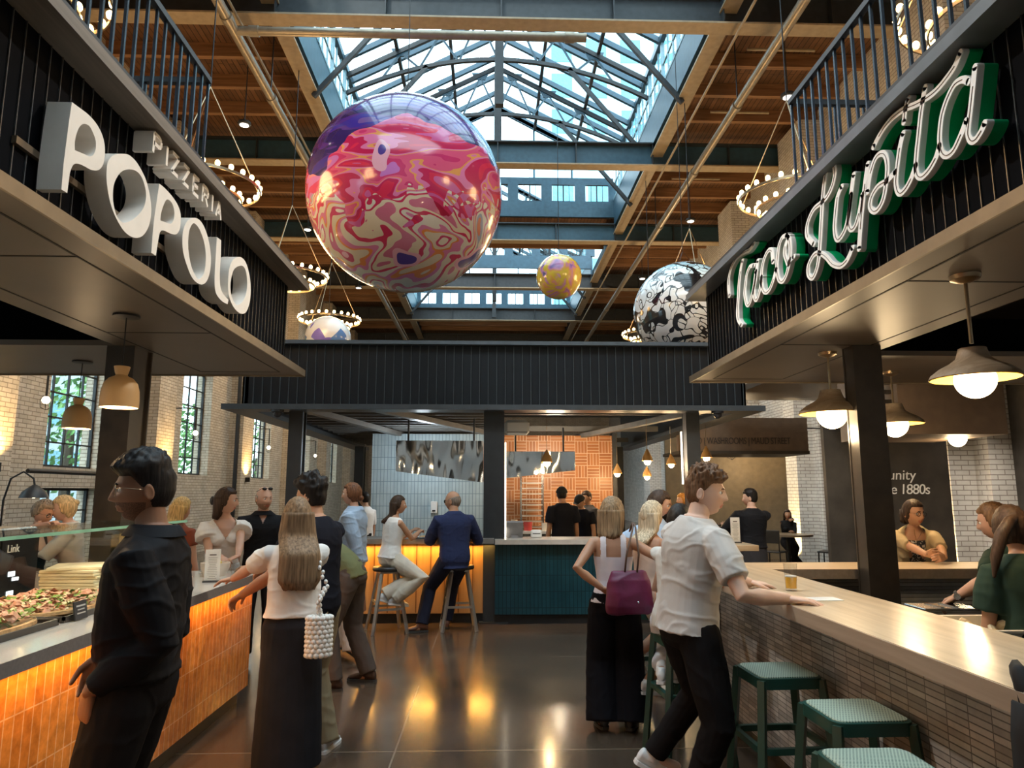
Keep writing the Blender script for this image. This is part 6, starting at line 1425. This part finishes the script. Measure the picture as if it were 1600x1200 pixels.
def hbx(J):
    w_ = J['WR'][0]; t2 = thing('handbag', 'tan leather bucket handbag hanging from the hand of the woman in the blue shirt', 'bag', (0, 0, 0)); t2.matrix_world = J['t'].matrix_basis; c_ = w_ + V3(0, 0, -.34)
    q = MB(); q.loft([eloop(c_ + V3(0, 0, z), V3(1, 0, 0), V3(0, 1, 0), a, b_, 20, 2.6) for z, a, b_ in ((-.11, .085, .06), (-.10, .09, .065), (.08, .075, .05), (.1, .07, .045), (.085, .065, .04))]); q.build('bag_body', M('tan_suede', (.27, .13, .08), .8), t2, smooth=40)
    q = MB(); q.tube([c_ + V3(-.06, 0, .09), w_ + V3(-.02, 0, -.07), w_ + V3(.02, 0, -.07), c_ + V3(.06, 0, .09)], .006, 6); q.build('handle', M('tan_suede', (.27, .13, .08), .8), t2)
person('tall woman in a pale blue shirt and white trousers with heels, sunglasses on her hair', (-1.42, 7.5, 0), 72, 1.73, 'f', SK_LIGHT, lean=-2, look=(12, 2), feet=((-1.36, 7.36, .12), (-1.46, 7.62, .12)), footdir=(150, 10), hz=.97, hands=((-1.28, 7.33, .84), (-1.75, 7.75, 1.2)), poles=((1, -.2, 0), (0, 0, -1)),
       top=dict(m=('pale_blue_cotton', (.36, .47, .62)), sleeve=1.85, es=.026, collar=True, hem=-.04, e=.028, blouse=.02, wr=.012), bottom=dict(m=('white_trouser_cloth', (.66, .60, .55)), r=(.10, .09, .082, .09, .10), wr=.008, hem=.02),
       hair=dict(kind='bun', c=(.16, .07, .035), vol=.014, at=(0, -.10, -.04)), shoes=dict(m=('pale_pink_heel', (.68, .48, .42)), heel=.05), near=1, extra=hbx)
person('woman in white sleeveless top and pale trousers perched on a bar stool', (-1.20, 8.80, 0), -52, 1.68, 'f', SK_TAN, lean=6, look=(-28, 0), hz=.86, hands=((-.98, 9.15, 1.16), (-.88, 9.02, 1.15)), poles=((-.2, -.5, -1), (0, -1, -1)), feet=((-1.24, 8.68, .44), (-1.12, 8.70, .40)), knees=((1, .3, .6), (1, -.1, .7)),
       top=dict(m=WHITET, sleeve=0, hem=.0, e=.02, u1=.50, wr=.007, cut=lambda q: True), bottom=dict(m=('cream_trouser_cloth', (.62, .57, .48)), r=(.11, .10, .088, .085, .085), wr=.008),
       hair=dict(kind='long', c=(.05, .025, .018), len=.26, vol=.014, w=.088, bk=-.055), shoes=dict(m=('white_sneaker', (.7, .7, .7)), sole=('white_sole', (.75, .75, .75)), pitch=(-18, -10)), near=1)
person('grey-haired man in a navy suit seated on a bar stool, seen from behind', (-.42, 8.76, 0), 20, 1.80, 'm', SK_TAN, lean=6, look=(42, -2), hz=.86, hands=((-.66, 9.10, 1.14), (-.30, 9.2, 1.10)), poles=((-.6, -.6, -1), (1, -.5, -1)), feet=((-.80, 8.74, .09), (-.52, 9.0, .09)), knees=((-.4, 1, .4), (-.2, 1, .2)), footdir=(70, 0),
       top=dict(m=('navy_suit_cloth', (.022, .032, .09)), sleeve=1.95, es=.024, collar=True, hem=-.12, e=.03, flare=.03, wr=.007, name='jacket'), bottom=dict(m=('navy_trouser_cloth', (.012, .014, .03)), r=(.105, .098, .082, .078, .074), wr=.006),
       hair=dict(kind='bald', c=(.22, .18, .15), front=.9), shoes=dict(m=('brown_leather', (.12, .05, .03)), boot=True), glasses=dict(c=(.05, .05, .05), n='black', dark=True), near=1)
# guests behind the left counter
person('older woman with headband and glasses eating, far left behind the glass guard', (-4.07, 6.5, 0), -112, 1.63, 'f', SK_LIGHT, lean=12, look=(10, -18), hands=((-3.78, 6.28, 1.38), (-3.80, 6.45, 1.36)), top=dict(m=('black_vest', (.02, .02, .02)), sleeve=0, e=.01, u1=.46),
       hair=dict(kind='short', c=(.28, .23, .18), vol=.018, back=-.5, curl=.2), bottom=dict(m=BLKTR), glasses=dict(c=(.03, .02, .02), n='black', t=.0028), near=1)
person('pale blonde woman with hair pinned up, facing the eating woman', (-3.70, 6.55, 0), 118, 1.66, 'f', SK_PALE, lean=8, look=(0, -8), hands=((-3.9, 6.35, 1.3), (-3.92, 6.5, 1.28)), top=dict(m=('white_knit', (.62, .60, .56)), sleeve=1.2, e=.018), bottom=dict(m=BLKTR), hair=dict(kind='bun', c=(.62, .46, .25), vol=.016, at=(0, -.10, .04)), near=1)
person('woman with long golden blonde hair in a rust top behind the takeout box', (-2.92, 6.75, 0), -8, 1.64, 'f', SK_LIGHT, lean=6, look=(-22, -8), top=dict(m=('rust_cloth', (.25, .07, .04)), sleeve=.5, e=.014), bottom=dict(m=BLKTR), hair=dict(kind='long', c=(.55, .36, .14), len=.36, vol=.016), near=0)
person('brunette woman in a white puff-sleeved dress looking to her side', (-2.40, 6.55, 0), 210, 1.73, 'f', SK_LIGHT, lean=4, look=(66, 0), hands=((-2.12, 6.16, 1.10), (-2.26, 6.18, 1.10)), fdirs=((-.6, -.5, -.3), (.6, -.5, -.3)), poles=((.5, .3, -1), (-.5, .3, -1)),
       top=dict(m=WHITET, sleeve=.5, es=.045, hem=-.10, e=.014, wr=.008, name='dress', cut=lambda q: not (q.y > .02 and q.z > .33 and abs(q.x) < (q.z - .33) * .62 + .0) and q.z < .505), bottom=dict(kind='skirt', m=WHITET, z=.4, w=(.22, .22)),
       hair=dict(kind='bob', c=(.05, .028, .018), len=.19, vol=.014, w=.085, clip=True), near=1)
def sgx(J):
    HP = J['HP']; b = MB()
    for sd in (-1, 1): b.ball(HP((sd * .032, .062, .10)), (.024, .012, .016), 12, 8)
    b.tube([HP((-.078, -.01, .07)), HP((-.06, .055, .1)), HP((0, .07, .105)), HP((.06, .055, .1)), HP((.078, -.01, .07))], .003, 6); b.build('sunglasses', M('dark_lens', (.02, .02, .02), .05), J['t'], smooth='all')
person('bald man in black with sunglasses pushed up, behind the brunette in white', (-2.30, 7.35, 0), 198, 1.74, 'm', SK_LIGHT, lean=2, look=(26, -2), top=dict(m=('black_polo', (.014, .015, .018)), sleeve=.6, e=.02, collar=True, cut=lambda q: not (q.y > .03 and q.z > .42 and abs(q.x) < (q.z - .42) * .5)), bottom=dict(m=BLKTR),
       hair=dict(kind='bald', c=(.3, .26, .22), front=.9), near=1, beard=1, extra=sgx)
# kitchen staff
person('cook in black cap and black tee seen from behind in the kitchen', (1.19, 11.6, 0), 12, 1.76, 'm', SK_TAN, look=(-18, 0), top=dict(m=('black_tee', (.014, .015, .022)), sleeve=.75, es=.03, e=.03, hem=-.1), bottom=dict(m=BLKTR), hair=dict(kind='short', c=(.02, .015, .012), vol=.006), near=0, extra=cap_extra, shoes=DSHOE)
person('kitchen worker in black cap looking down beside the cook', (1.58, 12.1, 0), 150, 1.64, 'm', SK_TAN, lean=8, look=(-10, -25), top=dict(m=('black_tee', (.014, .015, .022)), sleeve=.6, e=.02), bottom=dict(m=BLKTR), hair=dict(kind='short', c=(.02, .015, .012), vol=.006), near=0, extra=cap_extra, shoes=DSHOE)
person('dark-haired man standing before the orange tile wall, half hidden by the bobbed blonde', (1.78, 12.8, 0), 120, 1.70, 'm', SK_TAN, look=(0, -10), top=dict(m=('charcoal_cloth', (.05, .045, .045)), sleeve=1.9), bottom=dict(m=BLKTR), hair=dict(kind='short', c=(.04, .025, .018)), near=0, shoes=DSHOE)
person('man in a white shirt far behind the stool couple, left of the tiled wall', (-2.12, 12.3, 0), 60, 1.68, 'm', SK_TAN, top=dict(m=WHITET, sleeve=.8), bottom=dict(m=BLKTR), hair=dict(kind='short', c=(.02, .015, .012)), near=0, shoes=DSHOE)
person('dark-haired woman chatting beneath the amber pendants', (2.86, 11.6, 0), -60, 1.62, 'f', SK_TAN, look=(-20, 0), top=dict(m=BLACKSH, sleeve=.3), bottom=dict(m=BLKTR), hair=dict(kind='long', c=(.03, .018, .012), len=.28), near=0, shoes=DSHOE)
person('copper-blonde woman in black facing the dark-haired woman', (3.22, 11.7, 0), 100, 1.66, 'f', SK_LIGHT, top=dict(m=BLACKSH, sleeve=.2), bottom=dict(m=BLKTR), hair=dict(kind='long', c=(.55, .26, .07), len=.28), near=0, shoes=DSHOE)
# right side
def tbag(J):
    t2 = thing('tote_bag', 'burgundy nylon tote bag on the shoulder of the woman in the white tank top', 'bag', (0, 0, 0)); NY = M('burgundy_nylon', (.13, .008, .05), .5, bmp=.2, bsc=30, var=.2); LT = M('brown_strap', (.10, .05, .03), .5)
    g = MB(); c_ = Vector((.965, 4.99, .97)); rr = []
    for z, a, b_ in ((-.15, .135, .045), (-.14, .155, .065), (-.09, .165, .085), (0, .158, .08), (.08, .145, .06), (.13, .128, .028), (.142, .12, .012)): rr.append(eloop(c_ + V3(.01 * z, 0, z), V3(1, .1, 0), V3(-.1, 1, 0), a, b_, 36, 2.6))
    g.loft(rr); g = remesh(g, .008); wrinkle(g, .012, (9, 9, 4), 5); g.build('bag_body', NY, t2, smooth='all')
    for dx in (-.03, .055):
        q = MB(); q.tube([c_ + V3(dx, -.02, .13), c_ + V3(dx + .012, -.035, .25), V3(1.03 + dx * .2, 5.09, 1.40), V3(1.045 + dx * .1, 5.2, 1.425), V3(1.04, 5.30, 1.36)], .007, 6); q.build('strap', LT, t2, smooth='all')
    q = MB(); q.ball(c_ + V3(.045, -.083, -.06), .007, 8, 6); q.build('snap_stud', CHROME, t2)
tank = lambda q: (q.z < .34 or (.055 < abs(q.x) < .098)) if q.y < .03 else (q.z < .38 or .055 < abs(q.x) < .098)
person('woman with bobbed fair hair, white tank top and wide black trousers, seen from behind', (.90, 5.22, 0), -8, 1.64, 'f', SK_TAN, look=(-22, 0), hands=((.79, 5.10, .98), (1.16, 5.08, .96)), fdirs=((.8, .2, -.5), (-.6, -.2, -.5)), palms=((0, -.5, -1), (0, .5, -1)), poles=((-1, -.5, -.2), (1, -.6, -.2)),
       top=dict(m=('white_rib_knit', (.72, .68, .72)), sleeve=0, e=.009, hem=.0, u1=.52, wr=.002, cut=tank), bottom=dict(m=('black_wide_trouser', (.010, .010, .013)), r=(.115, .115, .118, .125, .132), wr=.008, top=.14, hem=.02),
       hair=dict(kind='bob', c=(.28, .19, .11), len=.22, vol=.024, w=.108, thick=.01), shoes=dict(m=('black_loafer', (.02, .02, .022)), heel=.02), near=1, extra=tbag)
person('seated ash-blonde woman with bare tanned back and pale shorts, next to the tote bag', (1.24, 5.60, 0), -48, 1.62, 'f', SK_TAN, lean=4, look=(-10, 0), hz=.85, hands=((1.62, 5.55, 1.14), (1.58, 5.3, 1.14)), feet=((1.05, 5.28, .48), (1.12, 5.20, .32)), knees=((1, -.1, .6), (.8, -.8, .6)),
       top=dict(m=('pale_peach_top', (.60, .46, .38)), sleeve=0, e=.008, u1=.40, hem=0), bottom=dict(kind='shorts', m=('pale_linen', (.66, .66, .62)), r=(.118, .115), len=.75), hair=dict(kind='long', c=(.52, .43, .30), len=.27, vol=.022, w=.104, spread=.1), shoes=dict(m=('white_sandal', (.7, .66, .62)), sole=('white_sole', (.75, .75, .75)), pitch=(-25, -10)), near=1)
person('dark-haired woman in a light blue shirt dress smiling beyond the end of the bar', (1.45, 6.22, 0), -128, 1.70, 'f', SK_LIGHT, look=(22, -14), hands=((1.72, 5.66, 1.13), (1.25, 6.0, 1.1)), top=dict(m=('pale_blue_cotton', (.36, .47, .62)), sleeve=.9, es=.03, e=.028, hem=-.25, flare=.08, wr=.01), bottom=dict(m=('light_denim', (.25, .34, .45))),
       hair=dict(kind='bob', c=(.05, .025, .018), len=.17, vol=.016, w=.086), shoes=dict(m=('white_sandal', (.7, .66, .62))), near=1)
person('seated person in white jeans and white sneakers, hidden behind the young man in grey', (1.20, 4.62, 0), -32, 1.62, 'f', SK_TAN, lean=10, look=(-5, 0), hz=.85, hands=((1.45, 5.0, 1.12), (1.55, 4.75, 1.12)), feet=((1.10, 4.66, .53), (1.22, 4.72, .53)), knees=((.3, 1, .5), (.5, .8, .5)),
       top=dict(m=('white_knit', (.62, .60, .56)), sleeve=.5), bottom=dict(m=('white_denim', (.66, .70, .76)), r=(.108, .10, .088, .08, .078), hem=-.06), hair=dict(kind='short', c=(.02, .016, .014), vol=.02), shoes=dict(m=('white_sneaker', (.7, .7, .7)), sole=('white_sole', (.75, .75, .75)), sock=True, pitch=(-8, 0)), near=0)
person('young man in pale grey tee and black trousers leaning on the oak bar', (1.05, 3.84, 0), -72, 1.84, 'm', SK_PALE, lean=8, tilt=3, look=(-42, -2), hz=.96, hands=((1.50, 4.15, 1.13), (1.48, 3.57, 1.125)), fdirs=((1, 0, -.1), (1, -.35, -.06)), palms=((0, 0, -1), (.0, 0, -1)), poles=((0, .3, -1), (.2, -.6, -.9)), curl=(.25, .16),
       feet=((.93, 4.20, .19), (1.00, 3.76, .085)), footdir=(-30, -20), knees=((1, .2, 0), (.9, -.6, 0)),
       top=dict(m=('pale_grey_jersey', (.54, .52, .50)), sleeve=.72, es=.022, cuff=1.0, hem=-.03, e=.022, flare=.012, wr=.011), bottom=dict(m=BLKTR, r=(.104, .098, .082, .068, .06), wr=.009, top=.04, hem=-.01),
       hair=dict(kind='short', c=(.14, .075, .04), vol=.012, top=.036, curl=.28, freq=18, quiff=.45, front=.42), shoes=dict(m=('white_sneaker', (.7, .7, .7)), sole=('white_sole', (.75, .75, .75)), sock=True, pitch=(-28, 0)), near=2)
def tray_x(J):
    w_ = J['WR'][0]; t2 = thing('server_tray', 'small black tray carried by the waiter in black', 'tray', (0, 0, 0)); t2.matrix_world = J['t'].matrix_basis; q = MB(); q.lathe([(0, 0), (.13, 0), (.145, .012), (.14, .012), (.128, .004), (0, .004)], w_ + V3(0, .10, .03), 28); q.build('tray_body', BLACK, t2, smooth=30)
person('waiter in black shirt and dark apron standing behind the pale high table', (3.52, 9.5, 0), -4, 1.72, 'm', SK_LIGHT, look=(62, -2), hands=((3.25, 9.85, 1.16), (3.5, 9.95, 1.1)), palms=((0, 0, 1), None), top=dict(m=BLACKSH, sleeve=1.9, e=.022, hem=.0, wr=.007), bottom=dict(kind='skirt', m=('charcoal_apron', (.03, .028, .03)), z=.35, w=(.2, .17), belt=True),
       hair=dict(kind='short', c=(.015, .012, .01), vol=.007, top=.022), shoes=DSHOE, near=1, extra=tray_x)
person('girl with dark hair sitting at the far round table, elbow on the table', (6.62, 15.75, 0), 165, 1.62, 'f', SK_TAN, lean=10, hz=.55, hands=((6.55, 15.35, .8), (6.6, 15.5, 1.05)), feet=((6.5, 15.3, .09), (6.7, 15.3, .09)), top=dict(m=BLACKSH, sleeve=1.5), bottom=dict(m=BLKTR), hair=dict(kind='long', c=(.03, .018, .012), len=.3), near=0, shoes=DSHOE)
def blouse(J):
    b = MB(); b.loft([J['ring'](u, .012) for u in np.linspace(-.04, .44, 12)]); b = remesh(b, .009)
    m, nt, bs = newmat('speckled_blouse'); n = node(nt, 'ShaderNodeTexNoise'); n.inputs['Scale'].default_value = 70; lk(nt, coords(nt), n.inputs['Vector']); lk(nt, ramp(nt, n.outputs['Fac'], [(.52, (.02, .02, .025)), (.58, (.6, .55, .5))], 'CONSTANT'), bs.inputs['Base Color'])
    b.build('blouse', m, J['t'], smooth='all')
def cardx(J):
    b = MB(); b.tube([J['HP']((-.05, .05, -.14)), J['spine'](.40) + V3(0, .135, 0), J['HP']((.05, .05, -.14))], .002, 5); b.build('necklace', M('silver_chain', (.6, .5, .35), .2, 1), J['t'])
person('woman in glasses and beige cardigan leaning on the far side of the oak bar', (3.62, 6.05, 0), 156, 1.66, 'f', SK_TAN, lean=20, look=(34, -2), hz=.88, hands=((3.48, 5.40, 1.135), (3.40, 5.40, 1.135)), fdirs=((-.7, -.4, 0), (.7, -.4, 0)), palms=((-.5, .5, -.3), (.5, .5, -.3)), poles=((.8, 0, -.5), (-.8, 0, -.5)), curl=(.75, .75),
       top=dict(m=('beige_cardigan', (.42, .33, .20)), sleeve=1.0, es=.014, cuff=1.0, e=.024, hem=-.05, wr=.008, name='cardigan', cut=lambda q: not (q.y > .02 and abs(q.x) < .035 + max(0, q.z) * .09)), bottom=dict(m=BLKTR),
       hair=dict(kind='bob', c=(.04, .022, .015), len=.12, vol=.012, w=.07, bk=-.07), glasses=dict(c=(.04, .03, .03), n='black', t=.0026), near=1, extra=lambda J: (cardx(J), blouse(J)))
GRN = ('dark_green_uniform', (.022, .045, .032))
def bandx(J): watch(J, 0, (.7, .68, .66), 'pale_band')
person('server in dark green tee with light brown ponytail, reaching to the left behind the bar', (3.08, 4.12, 0), 22, 1.63, 'f', SK_LIGHT, lean=8, look=(22, -10), hands=((2.66, 4.08, 1.05), (2.95, 4.5, 1.0)), poles=((-.6, -1, -.2), (1, 0, -1)), top=dict(m=GRN, sleeve=.75, es=.020, e=.022, hem=-.1, cuff=1.1), bottom=dict(m=('charcoal_trouser', (.04, .037, .035))),
       hair=dict(kind='pony', c=(.20, .11, .055), vol=.014), near=1, extra=bandx, shoes=DSHOE)
person('server in dark green tee with dark brown ponytail, at the right frame edge', (2.60, 3.42, 0), -6, 1.62, 'f', SK_TAN, lean=6, look=(-20, -18), top=dict(m=GRN, sleeve=.75, es=.03, e=.024, hem=-.1), bottom=dict(m=('grey_trouser', (.10, .085, .07))), hair=dict(kind='pony', c=(.045, .022, .014), vol=.018, pts=((0, -.10, .03), (-.03, -.15, .0), (-.08, -.15, -.08), (-.12, -.14, -.20), (-.14, -.13, -.30))), near=1, shoes=DSHOE)
t = thing('cutlery_tray', 'flat silver tray of cutlery under the hand of the ponytailed server', 'tray', (2.56, 4.05, 1.0)); MB().box(-.16, .16, -.1, .1, 0, .012, .004).build('tray_body', STAIN, t)
for x in (-.05, .03): MB().box(x, x + .02, -.07, .08, .012, .018).build('utensil', CHROME, t)
# ================================================================== camera, sky, daylight
cam = bpy.data.cameras.new('camera'); co = bpy.data.objects.new('camera', cam); col.objects.link(co)
cam.sensor_fit = 'HORIZONTAL'; cam.sensor_width = 36; cam.lens = 36 * 1100 / 1600; cam.clip_end = 300
co.location = (0, 0, 1.65); co.rotation_euler = (R(90 + 8.7), 0, R(-1.8)); sc.camera = co
w = bpy.data.worlds.new('sky'); sc.world = w; w.use_nodes = True; bg = w.node_tree.nodes['Background']
bg.inputs[0].default_value = (.70, .89, 1, 1); bg.inputs[1].default_value = 4.0
sun = bpy.data.lights.new('sun', 'SUN'); sun.energy = 1.2; sun.angle = R(6); sun.color = (1, .95, .88)
so = bpy.data.objects.new('sun', sun); col.objects.link(so); so.rotation_euler = (R(35), R(-25), 0)
sc.view_settings.view_transform = 'Standard'; sc.view_settings.look = 'None'; sc.view_settings.gamma = 1; sc.view_settings.exposure = .40
try: sc.view_settings.use_curve_mapping = False
except Exception: pass
sc.cycles.use_denoising = True
sc.cycles.max_bounces = 8; sc.cycles.transparent_max_bounces = 12; sc.cycles.sample_clamp_indirect = 6; sc.cycles.caustics_reflective = False; sc.cycles.caustics_refractive = False
